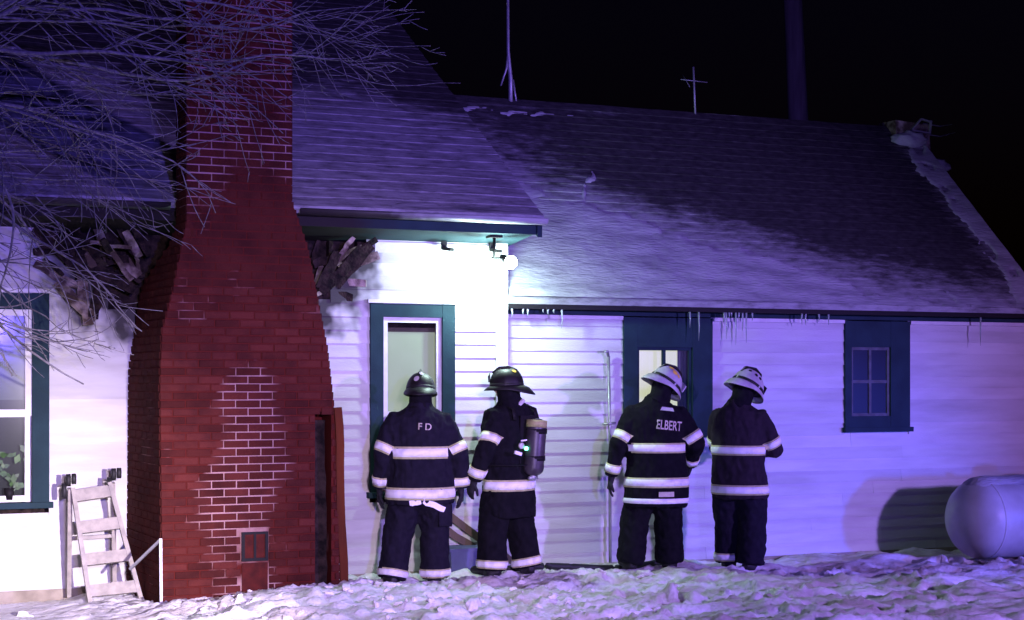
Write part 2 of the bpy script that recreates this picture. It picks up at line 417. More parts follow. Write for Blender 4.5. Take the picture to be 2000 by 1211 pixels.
def snow_sheet(name, parent, m, x0, x1, y0, y1, zf, tan, fn, step=.04, thin=.0):
    c = math.cos(math.atan(tan)); sn = math.sin(math.atan(tan)); nx = int((x1 - x0) / step); ny = int((y1 - y0) / step)
    T = [[fn(x0 + i * step, y0 + j * step) - thin for i in range(nx + 1)] for j in range(ny + 1)]
    idx = {}; vs = []; fs = []
    def vid(i, j):
        if (i, j) not in idx:
            x = x0 + i * step; y = y0 + j * step; t = .016 + (T[j][i] if T[j][i] > 0 else max(T[j][i] * 4, -.045))
            idx[(i, j)] = len(vs); vs.append((x, y - sn * t, zf(y) + c * t))
        return idx[(i, j)]
    for j in range(ny):
        for i in range(nx):
            if max(T[j][i], T[j][i + 1], T[j + 1][i], T[j + 1][i + 1]) > 0:
                fs.append((vid(i, j), vid(i + 1, j), vid(i + 1, j + 1), vid(i, j + 1)))
    b = MB(); b.add(vs, fs); o = b.build(name, m, parent, True); o['kind'] = 'stuff'; return o
def main_snow(x, y):
    e = 1.55 + .35 * N(x * .8, 2) - .55 * sstep(4.3, 5.4, x) * 1.0
    m = (e - y) * .12 + .09 * fbm(x * 1.1, y * 2.6, 4)
    m -= .25 * sstep(3.9, 2.9, x) * sstep(.25, -.6, y) if x > 2.5 else 0
    m -= .12 * sstep(1.9, 2.4, x) * sstep(3.4, 2.6, x)
    m += .03 * sstep(2.0, .8, x) * sstep(-.3, .5, y)
    return min(m, .016 + .012 * fbm(x * 3, y * 5, 1)) if m > 0 else m
def main_frost(x, y):
    f = main_snow(x, y)
    return max(0, min(.86, .62 + f * 5)) - .5 * sstep(1.4, 3.0, y) - .35 * sstep(4.6, 5.5, x) * sstep(.6, 2.0, y)
frost_attr(roof, main_frost)
snow_sheet('snow_patch', roof, M_frost, 3.4, 5.54, -.70, -.4, main_z, TA, lambda x, y: .012 + .02 * fbm(x * 2.5, y * 9, 7) - (y + .70) * .14 - .05 * sstep(4.4, 3.5, x), .03)
hb('soffit', M_eave, lambda b: b.hexa([(HX0 - .25, -.64, 3.245), (5.52, -.64, 3.245), (5.52, .14, 3.175), (HX0 - .25, .14, 3.175), (HX0 - .25, -.64, 3.27), (5.52, -.64, 3.27), (5.52, .14, 3.2), (HX0 - .25, .14, 3.2)]))
hb('fascia_board', M_eave, lambda b: b.box(HX0 - .28, 5.54, -.672, -.642, 3.225, 3.375))
hb('rake_board', M_green, lambda b: b.hexa([(5.50, -.69, 3.20), (5.548, -.69, 3.20), (5.548, 4.33, main_z(4.33) - .22), (5.50, 4.33, main_z(4.33) - .22),
                                               (5.50, -.69, 3.34), (5.548, -.69, 3.34), (5.548, 4.33, main_z(4.33) - .062), (5.50, 4.33, main_z(4.33) - .062)]))
def gutter(b):
    pr = [(-.70 - .055 + .055 * math.cos(a), 3.36 + .055 * math.sin(a)) for a in [math.pi + math.pi * i / 7 for i in range(8)]]
    for (x0, x1) in ((HX0 - .28, 2.15), (3.25, 5.56)):
        vs = []; n = len(pr)
        for x in (x0, x1):
            vs += [(x, y, z) for y, z in pr] + [(x, -.70 - .055 + (y + .755) * .88, z + .006) for y, z in pr]
        fs = [(i, i + 1, 2 * n + i + 1, 2 * n + i) for i in range(n - 1)] + [(n + i + 1, n + i, 3 * n + i, 3 * n + i + 1) for i in range(n - 1)]
        fs += [(0, 2 * n, 3 * n, n), (n - 1, 2 * n - 1, 4 * n - 1, 3 * n - 1)]
        fs += [(i + 1, i, n + i, n + i + 1) for i in range(n - 1)] + [(2 * n + i, 2 * n + i + 1, 3 * n + i + 1, 3 * n + i) for i in range(n - 1)]
        b.add(vs, fs)
hb('gutter', M_gutter, gutter, True)
for x in (4.80, 5.28):
    hb('eave_bracket', M_dark, lambda b: (b.bar((x, -.10, 3.19), (x, -.10, 3.11), .05, .03), b.bar((x, -.11, 3.12), (x + .03, -.24, 3.10), .045, .03)))
hb('frieze_board', M_white, lambda b: b.box(4.15, HX1 - .09, -.032, -.024, 3.07, 3.168))

# double-hung windows with green casings
def window(parent, x0, x1, z0, z1, y, casing, sash_w, meet, pane_mats, offset, mull=None):
    b = MB(); c = casing; yo = y - .05
    b.box(x0, x0 + c, yo, y + .12, z0 + .05, z1); b.box(x1 - c, x1, yo, y + .12, z0 + .05, z1)
    b.box(x0 + c, x1 - c, yo + .003, y + .12, z1 - c, z1 - .003)
    wv = b.build('window', M_green, parent); wv.location = offset
    MB().box(x0 - .03, x1 + .03, y - .09, y + .12, z0, z0 + .05).build('sill', M_green, wv)
    MB().box(x0 - .025, x1 + .025, y - .065, y - .003, z1 + .002, z1 + .035).build('head_trim', M_white, wv)
    ix0, ix1, iz0, iz1 = x0 + c, x1 - c, z0 + .05, z1 - c
    zm = iz0 + (iz1 - iz0) * meet
    for k, (a, d, yy, pm) in enumerate(((zm - .02, iz1, y - .015, pane_mats[1]), (iz0, zm + .025, y + .03, pane_mats[0]))):
        s = sash_w; q = MB()
        q.box(ix0 + .001, ix0 + s, yy, yy + .04, a, d); q.box(ix1 - s, ix1 - .001, yy, yy + .04, a, d)
        q.box(ix0 + s, ix1 - s, yy + .002, yy + .038, d - s, d - .001); q.box(ix0 + s, ix1 - s, yy + .002, yy + .038, a + .001, a + s)
        q.build('sash', M_white, wv)
        MB().box(ix0 + s - .005, ix1 - s + .005, yy + .016, yy + .024, a + s - .005, d - s + .005).build('pane', pm, wv)
    return wv
off = (-2.5, 0, 0)
def glass(name):
    if name in MATS: return MATS[name]
    m = bpy.data.materials.new(name); m.use_nodes = True; MATS[name] = m
    n = m.node_tree.nodes; l = m.node_tree.links; n.remove(n['Principled BSDF'])
    t = n.new('ShaderNodeBsdfTransparent'); t.inputs[0].default_value = (.82, .86, .85, 1)
    g = n.new('ShaderNodeBsdfGlossy'); g.inputs['Roughness'].default_value = .12
    fr = n.new('ShaderNodeFresnel'); fr.inputs[0].default_value = 1.5
    mx = n.new('ShaderNodeMixShader'); fm = n.new('ShaderNodeMath'); fm.operation = 'MULTIPLY'; fm.inputs[1].default_value = .35; l.new(fr.outputs[0], fm.inputs[0]); l.new(fm.outputs[0], mx.inputs[0]); l.new(t.outputs[0], mx.inputs[1]); l.new(g.outputs[0], mx.inputs[2])
    l.new(mx.outputs[0], n['Material Output'].inputs[0]); return m
M_glass = glass('window_glass')
M_blind = mat('drawn_blind', (.10, .11, .10), (.08, .09, .085), .8, 5, .1, 30)
M_litblind = mat('lit_blind', (.40, .42, .30), (.36, .38, .27), .8, 4, .1, 30, emit=(.60, .66, .38), estr=.42)
M_litcurtain = mat('lit_curtain', (.5, .5, .44), (.42, .42, .38), .8, 4, .1, 30, emit=(.84, .80, .56), estr=1.0)
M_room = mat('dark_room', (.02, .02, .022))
w1 = window(house, *WIN1, 0, .14, .055, .46, (M_glass, M_glass), off)
MB().box(.40, 1.15, .075, .085, 1.72, 2.5).build('blind', M_blind, w1)
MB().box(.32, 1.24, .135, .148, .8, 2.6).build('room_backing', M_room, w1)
w2 = window(house, *WIN2, 0, .125, .05, .44, (M_glass, M_glass), off)
MB().box(4.16, 4.87, .078, .086, .95, 2.34).build('blind', M_litblind, w2)
MB().box(4.16, 4.87, .072, .092, 2.34, 2.38).build('blind_roller', M_wood, w2)

# chimney: core with mortar colour, bricks proud of it
CY = -1.15
def lerp_tab(tab, z):
    for (a, va), (b, vb) in zip(tab, tab[1:]):
        if z <= b: return va + (vb - va) * max(0, (z - a)) / (b - a)
    return tab[-1][1]
LEFT = [(-.3, 2.03), (1.86, 2.005), (2.28, 2.02), (2.65, 2.115), (3.18, 2.22), (6.2, 2.22)]
RIGHT = [(-.3, 3.50), (1.2, 3.48), (1.64, 3.45), (2.16, 3.39), (2.55, 3.31), (3.0, 3.22), (3.38, 3.085), (6.2, 3.085)]
BACK = [(-.3, -.01), (2.75, -.01), (3.02, -.80), (6.2, -.80)]
BACKX = [(-.3, 1.90), (2.0, 1.92), (2.65, 2.02), (3.18, 2.20), (6.2, 2.20)]
CLEFT = (3.285, 3.425, 1.62)      # vertical cleft at the right side of the breast
core = MB()
zs = [-.3, .6, 1.2, 1.62, 1.625, 1.86, 2.16, 2.28, 2.55, 2.65, 2.75, 2.9, 3.02, 3.18, 3.38, 4.5, 5.9]
ring = []
for z in zs:
    l = lerp_tab(LEFT, z); r = lerp_tab(RIGHT, z); bk = lerp_tab(BACK, z); bl = lerp_tab(BACKX, z)
    y0 = CY
    cl = z < 1.622
    ring.append([(bl, bk, z), (l, y0, z), (CLEFT[0] if cl else r - .2, y0, z), (CLEFT[0] if cl else r - .2, y0 + (.30 if cl else .0005), z),
                 (CLEFT[1] if cl else r - .08, y0 + (.30 if cl else .0005), z), (CLEFT[1] if cl else r - .08, y0, z), (r, y0, z), (r, bk, z)])
vs = [p for rg in ring for p in rg]
fs = [(i * 8 + k, i * 8 + (k + 1) % 8, (i + 1) * 8 + (k + 1) % 8, (i + 1) * 8 + k) for i in range(len(zs) - 1) for k in range(8)]
fs.append(tuple((len(zs) - 1) * 8 + k for k in range(8)))
core.add(vs, fs)
chim = core.build('chimney', M_mortar, house); rel(chim)
chim['label'] = 'tall red brick chimney with soot-stained joints and flared base'
def brick_shape(b, x0, x1, z0, z1, y, out=.009, depth=.02):
    j = .004
    b.hexa([(x0, y - out + j * .6, z0), (x1, y - out + j * .6, z0), (x1, y + depth, z0), (x0, y + depth, z0), (x0, y - out + j * .6, z1), (x1, y - out + j * .6, z1), (x1, y + depth, z1), (x0, y + depth, z1)])
UB = MB(); j = .05
UB.add([(0, .02, 0), (1, .02, 0), (1, .02, 1), (0, .02, 1), (0, -.005, 0), (1, -.005, 0), (1, -.005, 1), (0, -.005, 1), (.025, -.009, .07), (.975, -.009, .07), (.975, -.009, .93), (.025, -.009, .93)],
       [(0, 1, 5, 4), (1, 2, 6, 5), (2, 3, 7, 6), (3, 0, 4, 7), (4, 5, 9, 8), (5, 6, 10, 9), (6, 7, 11, 10), (7, 4, 8, 11), (8, 9, 10, 11)])
UBM = UB.mesh('brick'); UBM.materials.append(M_brick)
CH, CL, JT = .066, .205, .010
rest = MB(); rb = random.Random(11); cnt = 0
z = -.05; row = 0
while z < 5.85:
    zc = z + CH / 2; l = lerp_tab(LEFT, zc); r = lerp_tab(RIGHT, zc)
    x = l - (CL / 2 if row % 2 else 0)
    spans = []
    while x < r:
        a = max(x, l); e = min(x + CL - JT, r)
        if e - a > .03: spans.append((a, e))
        x += CL
    for a, e in spans:
        if zc < 1.62 and e > CLEFT[0] and a < CLEFT[1]:
            if a < CLEFT[0] - .03: e = CLEFT[0] - .004
            elif e > CLEFT[1] + .03: a = CLEFT[1] + .004
            else: continue
        if .18 < zc < .66 and e > 2.66 and a < 2.89:
            if a < 2.63: e = 2.655
            elif e > 2.92: a = 2.895
            else: continue
        z0 = z + rb.uniform(-.002, .002); z1 = z + CH - JT + rb.uniform(-.002, .002); pr = rb.uniform(-.003, .004)
        if .05 < zc < 2.75 and cnt < 290:
            o = link('brick', UBM, None, chim); o.location = (a, CY + pr, z0); o.scale = (e - a, 1, z1 - z0); o.rotation_euler = (rb.uniform(-.01, .01) / 3, 0, rb.uniform(-.008, .008)); cnt += 1
        else:
            rest.hexa([(a, CY - .008 + pr, z0), (e, CY - .008 + pr, z0), (e, CY + .02, z0), (a, CY + .02, z0), (a, CY - .008 + pr, z1), (e, CY - .008 + pr, z1), (e, CY + .02, z1), (a, CY + .02, z1)])
    # left cheek
    bl = lerp_tab(BACKX, zc); bk = lerp_tab(BACK, zc); d = Vector((l - bl, CY - bk, 0)); L = d.length; d.normalize(); nrm = Vector((d.y, -d.x, 0))
    t = -(CL / 2 if row % 2 == 0 else 0)
    p0 = Vector((bl, bk, 0))
    while t < L:
        a = max(t, 0); e = min(t + CL - JT, L - .004)
        if e - a > .03:
            q = [p0 + d * a + nrm * .008, p0 + d * e + nrm * .008, p0 + d * e - nrm * .02, p0 + d * a - nrm * .02]
            rest.hexa([(v.x, v.y, z) for v in q] + [(v.x, v.y, z + CH - JT) for v in q])
        t += CL
    # right cheek
    t = bk - .01 - (CL / 2 if row % 2 == 0 else 0)
    y = CY + .002 + (0 if row % 2 else CL / 2 - CL)
    while y < bk:
        a = max(y, CY + .002); e = min(y + CL - JT, bk)
        if e - a > .03: rest.box(r - .02, r + .008, a, e, z, z + CH - JT)
        y += CL
    z += CH; row += 1
o = rest.build('brickwork', M_brick, chim); o['kind'] = 'stuff'
M_soot = mat('sooty_mortar', (.03, .022, .022), rough=.95)
hb('cleanout_door', M_dark, lambda b: (b.box(2.665, 2.69, CY - .022, CY + .01, .40, .64), b.box(2.86, 2.885, CY - .022, CY + .01, .40, .64), b.box(2.69, 2.86, CY - .02, CY + .01, .40, .425), b.box(2.69, 2.86, CY - .02, CY + .01, .62, .64), b.box(2.765, 2.785, CY - .018, CY + .01, .425, .62)))
hb('cleanout_panel', mat('old_red_iron', (.085, .016, .012), (.05, .012, .010), .85, 12, .3, 40, spec=.06), lambda b: (b.box(2.69, 2.765, CY - .008, CY + .01, .425, .62), b.box(2.785, 2.86, CY - .008, CY + .01, .425, .62), b.box(2.668, 2.882, CY - .012, CY + .01, .15, .385)))

# charred timbers in and beside the cleft of the chimney
def rough_board(b, a, c, w, t, seed, n=6, taper=.3):
    a = Vector(a); c = Vector(c); d = (c - a).normalized(); u = Vector((0, 1, 0)) if abs(d.y) < .9 else Vector((0, 0, 1))
    x = d.cross(u).normalized(); y = x.cross(d); vs = []
    for i in range(n + 1):
        f = i / n; p = a.lerp(c, f) + x * .02 * N(seed, f * 3) + y * .015 * N(seed + 9, f * 4)
        ww = w * (1 - taper * abs(N(seed + 4, f * 6)) - (.25 if i in (0, n) else 0) * rng.random())
        vs += [p - x * ww / 2 - y * t / 2, p + x * ww / 2 - y * t / 2, p + x * ww / 2 + y * t / 2, p - x * ww / 2 + y * t / 2]
    fs = [(i * 4 + k, i * 4 + (k + 1) % 4, i * 4 + 4 + (k + 1) % 4, i * 4 + 4 + k) for i in range(n) for k in range(4)]
    fs += [(3, 2, 1, 0), (n * 4, n * 4 + 1, n * 4 + 2, n * 4 + 3)]
    b.add(vs, fs)
o = MB(); rough_board(o, (3.36, CY + .16, .05), (3.35, CY + .17, 1.55), .12, .10, 3, 12)
o = o.build('charred_post', M_char); tag(o, 'black charred timber post standing in the cleft of the brick chimney', 'timber')
o = MB(); rough_board(o, (3.545, CY + .02, .04), (3.475, CY - .02, 1.66), .07, .03, 8, 10, .1)
o = o.build('rust_brown_board', M_rust); tag(o, 'narrow rust-brown board leaning on the right edge of the chimney', 'board')

# burnt eave debris
db = random.Random(21)
def debris(cx, cz, sx, sz, n, yr, seed):
    for i in range(n):
        x = cx + db.uniform(-sx, sx); z = cz + db.uniform(-sz, sz); L = db.uniform(.12, .42); a = db.uniform(-.5, 1.3) if cx > 3 else db.uniform(1.7, 3.4)
        y = db.uniform(*yr); dy = db.uniform(-.12, .12)
        b = MB(); rough_board(b, (x, y, z), (x + math.cos(a) * L, y + dy, z + math.sin(a) * L), db.uniform(.03, .09), db.uniform(.01, .03), seed + i * 3.7)
        o = b.build('charred_board', M_scorch if db.random() < .34 else M_char, house); rel(o)
debris(3.66, 2.86, .16, .2, 17, (-.12, .1), 5)
debris(1.75, 2.86, .40, .22, 30, (-.2, .1), 60)
for x0, z0, x1, z1 in ((1.30, 2.72, 1.62, 2.40), (1.50, 2.86, 1.56, 2.36), (1.70, 2.8, 1.6, 2.42), (1.2, 3.1, 1.75, 2.62), (1.1, 3.15, 1.95, 2.66), (3.62, 2.68, 3.98, 3.1), (3.75, 2.75, 4.08, 3.12), (3.6, 2.72, 3.75, 3.05)):
    b = MB(); rough_board(b, (x0, -.1, z0), (x1, -.16, z1), .10, .02, x0 * 9); rel(b.build('charred_board', M_scorch if db.random() < .5 else M_char, house))
def stud(x): rel(MB().box(x - .02, x + .02, .045, .148, 2.4, 3.17).build('stud', M_char, house))
for x in (1.2, 1.6, 3.75, 4.02): stud(x)

# ------------------------------------------------------------------ wing
wing = empty('house_wing', (8.6, .2, 0), 'low white clapboard wing with dark roof and old snow along its eave', 'house wing')
WX0, WX1 = 5.50, 11.95
def wb(name, m, fn, smooth=False, parent=None):
    b = MB(); fn(b); o = b.build(name, m, parent or wing, smooth)
    if parent is None: o.location -= wing.location
    return o
wb('wall', M_char, lambda b: (b.box(WX0, WX1, .35, .45, 0, 2.68), b.box(WX1 - .1, WX1, .45, 4.8, 0, 2.68), b.box(WX0, WX1, 4.8, 4.9, 0, 2.68)))
wb('gable_wall', M_siding, lambda b: b.add([(WX1 + .02, .2, 0), (WX1 + .02, 4.9, 0), (WX1 + .02, 4.9, 2.74), (WX1 + .02, 2.5, 4.92), (WX1 + .02, .2, 2.92),
                                              (WX1 - .08, .36, 0), (WX1 - .08, 4.9, 0), (WX1 - .08, 4.9, 2.74), (WX1 - .08, 2.5, 4.92), (WX1 - .08, .36, 2.92)],
                                             [(0, 1, 2, 3, 4), (9, 8, 7, 6, 5), (0, 5, 6, 1), (1, 6, 7, 2), (2, 7, 8, 3), (3, 8, 9, 4), (4, 9, 5, 0)]))
wb('foundation', M_found, lambda b: b.box(WX0, WX1, .17, .34, -.5, .05))
WW1 = (6.80, 7.81, 1.30, 2.52); WW2 = (9.42, 10.25, 1.33, 2.52)
before = set(C.objects)
clapboards(wing, WX0, WX1 - .1, .05, 2.54, .2, [WW1, WW2], None, 9)
for o in set(C.objects) - before: o.location -= wing.location
wb('corner_board', M_white, lambda b: b.box(WX1 - .1, WX1 + .035, .165, .34, .05, 2.52))
wb('frieze_board', M_green, lambda b: b.box(WX0 - .02, WX1 + .03, .155, .19, 2.53, 2.70))
for x0, x1 in ((WX0, 6.79), (7.82, 9.41), (10.26, WX1)):
    wb('frieze_moulding', M_white, lambda b: b.box(x0, x1, .15, .18, 2.49, 2.527))
TB = math.tan(R(43.5))
def wing_z(y): return 2.71 + (y - .02) * TB
wroof = wb('roof', M_shingle, lambda b: (roof_mesh(b, 5.46, 12.02, -.02, 2.52, wing_z, TB, .05, .105, seed=8),
            b.hexa([(5.46, 2.52, wing_z(2.52) - .05), (12.02, 2.52, wing_z(2.52) - .05), (12.02, 5.3, 2.62), (5.46, 5.3, 2.62),
                    (5.46, 2.52, wing_z(2.52)), (12.02, 2.52, wing_z(2.52)), (12.02, 5.3, 2.67), (5.46, 5.3, 2.67)])))
SN = [(5.3, 2.02), (5.96, 1.72), (6.5, 1.28), (7.0, 1.22), (7.38, 1.05), (7.8, .84), (8.43, .80), (8.9, .60), (9.21, .49), (10.07, .31), (10.8, .22), (12.1, .18)]
def wing_snow(x, y):
    e = lerp_tab(SN, x) + .22 * fbm(x * 1.9, y * 2.2, 2) + .10 * N(x * 7, y * 7)
    m = (e - y) * .5
    m = max(m, .25 - abs(y - (1.25 + (x - 6.75) * 1.35) - .12 * N(x * 6, 3)) * 5 + .5 * N(x * 5, y * 5) if 6.72 < x < 7.12 else -1)
    v = 12.02 - x + .05 * N(y * 4, 1)
    m = max(m, (.34 + .16 * N(y * 2.2, 5) - v) * .7 if fbm(x * 3, y * 3, 8) > -.16 else -1)
    m = max(m, (.012 + .04 * N(x * 2.3, 4) - abs(y - 2.48)) * 4 if x < 7.6 else -1)
    if m <= 0: return m * .05
    return .004 + min(m, .35) * .05 + .010 * fbm(x * 3, y * 14, 6)
def wing_frost(x, y):
    e = lerp_tab(SN, x) + .25 * fbm(x * 1.2, y * 1.5, 2)
    f = .78 - .9 * sstep(-.25, .75, y - e)
    f = max(f, .62 * sstep(8.2, 5.6, x) * sstep(2.6, 1.6, y + .25 * N(x * 2, y * 2)))
    f = max(f, .75 - 1.3 * abs(12.02 - x - .1))
    f = max(f, .5 - 6 * abs(y - 2.45) if x < 8 else 0)
    return f
frost_attr(wroof, wing_frost)
snow_sheet('snow_patch', wroof, M_roofsnow, 5.5, 12.02, -.018, 2.5, wing_z, TB, lambda x, y: wing_snow(x, y + .16 + .10 * fbm(x * 4, y * 4, 21)), .03, .004)
wb('fascia_board', M_dark, lambda b: b.box(5.47, 12.01, -.015, .012, 2.575, 2.64))
wb('soffit', M_green, lambda b: b.box(5.48, 12.0, .014, .19, 2.615, 2.635))
wb('rake_board', M_green, lambda b: b.hexa([(11.98, .0, 2.50), (12.015, .0, 2.50), (12.015, 2.5, wing_z(2.5) - .2), (11.98, 2.5, wing_z(2.5) - .2),
                                               (11.98, .0, 2.64), (12.015, .0, 2.64), (12.015, 2.5, wing_z(2.5) - .052), (11.98, 2.5, wing_z(2.5) - .052)]))
ri = random.Random(5)
for i in range(24):
    x = rng.choice([5.75, 5.8, 5.9, 7.6, 7.95, 8.0, 8.55, 8.9, 9.1, 9.6, 10.6, 11.2]) + ri.gauss(0, .12); L = ri.uniform(.04, .20) * (1.7 if ri.random() < .15 else 1)
    b = MB(); b.tube([(x, -.002, 2.582), (x + ri.uniform(-.01, .01), -.002, 2.58 - L * .5), (x, -.002, 2.58 - L)], [.012, .008, .0015], 6)
    o = b.build('icicle', M_ice, wing, True); o.location -= wing.location
# wing windows with deep dark casings
M_sash = mat('weathered_sash', (.11, .12, .13), (.07, .075, .08), .7, 12, .2, 60, spec=.15)
def wing_window(x0, x1, z0, z1, px0, px1, pz0, pz1, cols, rows, pane_m, backing):
    y = .2; b = MB(); yo = y - .045
    b.box(x0, px0, yo, y + .12, z0 + .05, z1); b.box(px1, x1, yo, y + .12, z0 + .05, z1)
    b.box(px0, px1, yo + .003, y + .12, pz1, z1 - .002); b.box(px0, px1, yo + .003, y + .12, z0 + .05, pz0)
    wv = b.build('window', M_green, wing); wv.location -= wing.location
    MB().box(x0 - .02, x1 + .02, y - .08, y + .1, z0, z0 + .05).build('sill', M_green, wv)
    q = MB(); s = .032
    cw = (px1 - px0) / cols; rh = (pz1 - pz0) / rows
    for i in range(cols + 1): q.box(px0 + cw * i - (s / 2 if 0 < i < cols else (0 if i == 0 else s)), px0 + cw * i + (s / 2 if 0 < i < cols else (s if i == 0 else 0)), y - .02, y + .015, pz0, pz1)
    for j in range(rows + 1): q.box(px0, px1, y - .018, y + .013, pz0 + rh * j - (s / 2 if 0 < j < rows else (0 if j == 0 else s)), pz0 + rh * j + (s / 2 if 0 < j < rows else (s if j == 0 else 0)))
    q.build('sash', M_sash if backing is None else M_green, wv)
    for i in range(cols):
        for j in range(rows):
            MB().box(px0 + cw * i + s / 2 - .004, px0 + cw * (i + 1) - s / 2 + .004, y - .006, y, pz0 + rh * j + s / 2 - .004, pz0 + rh * (j + 1) - s / 2 + .004).build('pane', pane_m, wv)
    return wv
ww = wing_window(*WW1, 6.95, 7.58, 1.42, 2.22, 2, 1, M_glass, 1)
def curtain(b, x0, x1, z0, z1, y, amp):
    n = 24; vs = []
    for z in (z0, z1):
        for i in range(n + 1):
            x = x0 + (x1 - x0) * i / n; vs.append((x, y + amp * math.sin(i * 1.3) + amp * .6 * N(i * .7, z), z))
    b.add(vs, [(i, i + 1, n + 2 + i, n + 1 + i) for i in range(n)])
cb = MB(); curtain(cb, 6.90, 7.64, 1.36, 2.3, .30, .006); cb.build('curtain', M_litcurtain, ww)
cb = MB(); curtain(cb, 7.47, 7.64, 1.36, 2.3, .285, .008); cb.build('curtain', mat('grey_drape', (.26, .24, .26), (.18, .17, .18), .9, 5), ww)
ww2 = wing_window(*WW2, 9.50, 10.0, 1.50, 2.24, 2, 2, M_glassdark, None)

# ------------------------------------------------------------------ things fixed to or standing by the house
fl = empty('floodlight', (5.18, -.42, 3.02), 'glaring twin-head floodlight under the farmhouse eave corner', 'floodlight')
MB().box(-.06, .06, -.06, .06, .185, .205).build('mounting_plate', M_dark, fl)
MB().tube([(0, 0, .19), (0, 0, .0)], .015, 8).build('stem', M_dark, fl, True)
M_bulb = mat('lit_bulb', (1, 1, 1), emit=(.86, 1.0, .93), estr=60)
for sx, aim in ((-.08, (-.40, -.75, -.45)), (.10, (.35, -.80, -.45))):
    a = Vector(aim).normalized(); p = Vector((sx, .0, 0))
    b = MB(); b.tube([(0, 0, 0), p], .012, 6); b.tube([p - a * .05, p, p + a * .05, p + a * .09], [.02, .035, .05, .06], 14); h = b.build('lamp_head', M_dark, fl, True)
    b = MB(); b.sphere(p + a * .095, (.062, .062, .062), 14, 10); b.build('bulb', M_bulb, h, True)
ld = bpy.data.lights.new('floodlight_lamp', 'POINT'); ld.energy = 125; ld.color = (.70, 1.0, .92); ld.shadow_soft_size = .07
lo = bpy.data.objects.new('floodlight_lamp', ld); C.objects.link(lo); lo.location = (5.22, -.42, 2.84)

o = MB(); o.tube([(6.63, .12, .02), (6.63, .13, 1.3), (6.62, .14, 2.12)], .016, 8); o.tube([(6.56, .125, 1.45), (6.69, .125, 1.46)], .014, 6); o.tube([(6.62, .14, 2.12), (6.60, .12, 2.17), (6.56, .10, 2.17)], .015, 8)
tag(o.build('standpipe', M_tin, None, True), 'thin grey pipe standing against the white clapboards between firefighters', 'pipe')

# ladder
lad = empty('folding_ladder', (1.6, -.42, .06), 'short folding ladder with dark hinges standing by the left window', 'ladder')
def LP(x, y, z): return Vector((x - 1.6, y + .42, z - .06))
for (a, c) in (((1.41, -.36, .98), (1.52, -.62, .05)), ((1.71, -.36, 1.02), (1.93, -.62, .07))):
    b = MB(); b.bar(LP(*a), LP(*c), .035, .075, (0, 1, 0)); b.build('rail', M_alu, lad)
for (a, c) in (((1.39, -.33, .98), (1.40, -.14, .05)), ((1.74, -.33, 1.02), (1.78, -.14, .05))):
    b = MB(); b.bar(LP(*a), LP(*c), .035, .07, (0, 1, 0)); b.build('rear_rail', M_alu, lad)
for f in (.07, .35, .63, .90):
    p = Vector((1.41, -.36, .98)).lerp(Vector((1.52, -.62, .05)), f); q = Vector((1.71, -.36, 1.02)).lerp(Vector((1.93, -.62, .07)), f)
    b = MB(); b.bar(LP(*p), LP(*q), .055, .10, (0, .27, .96)); b.build('rung', M_alu, lad)
b = MB(); b.bar(LP(1.395, -.24, .55), LP(1.76, -.24, .56), .04, .03); b.build('rung', M_alu, lad)
for x, z in ((1.375, .99), (1.745, 1.03)):
    for dx, dz, r in ((-.035, -.03, .045), (.0, .06, .035), (.045, .07, .03)):
        b = MB(); b.tube([LP(x + dx - .018, -.35, z + dz), LP(x + dx + .018, -.35, z + dz)], [(r, r * 1.5)] * 2, 12, (0, 1, 0)); b.build('hinge_knob', M_rubber, lad, True)
o = MB(); o.tube([(1.93, -.45, .36), (2.0, -.95, .62), (2.0, -.97, .62), (2.0, -.97, .0)], .014, 8)
o = MB(); o.bar((1.79, -1.0, .36), (2.0, -1.21, .61), .02, .02); o.bar((2.0, -1.21, .62), (2.005, -1.21, .05), .022, .022)
tag(o.build('bent_metal_rail', M_tin), 'thin bent metal rail between the ladder and the chimney', 'rail')

# propane tank
tk = empty('propane_tank', (11.72, -.85, .03), 'large pale horizontal propane tank lying in the snow before the wing', 'gas tank')
def prof(r, L, n=8):
    p = []
    for i in range(n + 1):
        a = math.pi / 2 * (1 - i / n); p.append((-L / 2 - math.sin(a) * r * .75, max(math.cos(a) * r, .001)))
    return p + [(-x, y) for x, y in p[::-1]]
pf = prof(.41, 2.7)
b = MB(); b.tube([(x, 0, .43) for x, _ in pf], [r for _, r in pf], 40, (0, 1, 0)); b.build('shell', M_tank, tk, True)
b = MB(); b.tube([(0, 0, .81), (0, 0, .9), (0, 0, .96), (0, 0, .98)], [.16, .16, .13, .02], 20); b.build('valve_dome', M_tank, tk, True)
for sx in (-.85, .85):
    b = MB(); b.box(sx - .05, sx + .05, -.27, .27, -.1, .09); b.build('foot', M_tin, tk)
for sx in (-1.35, .0, 1.35):
    b = MB(); b.tube([(sx - .012, 0, .43), (sx, 0, .43), (sx + .012, 0, .43)], [.409, .4145, .409], 40, (0, 1, 0)); b.build('weld_seam', M_tank, tk, True)
b = MB(); ss = 24; vs = []
for i in range(ss + 1):
    x = -1.55 + 3.1 * i / ss
    for k in range(9):
        a = math.pi / 2 + (k - 4) * .14 * (1 + .25 * N(x * 2.1, 3)); hgt = max(0, (1 - ((k - 4) / 4) ** 2)) * .035 * (1 + .6 * N(x * 3, k * .3)) * (1 if 0 < i < ss else 0) - .002
        r_ = (.41 if abs(x) < 1.35 else .41 * math.sqrt(max(.02, 1 - ((abs(x) - 1.35) / .3075) ** 2))) + hgt
        vs.append((x, math.cos(a) * r_, .43 + math.sin(a) * r_))
b.add(vs, [(i * 9 + k, i * 9 + k + 1, i * 9 + 10 + k, i * 9 + 9 + k) for i in range(ss) for k in range(8)]); b.build('snow_cap', M_roofsnow, tk, True)
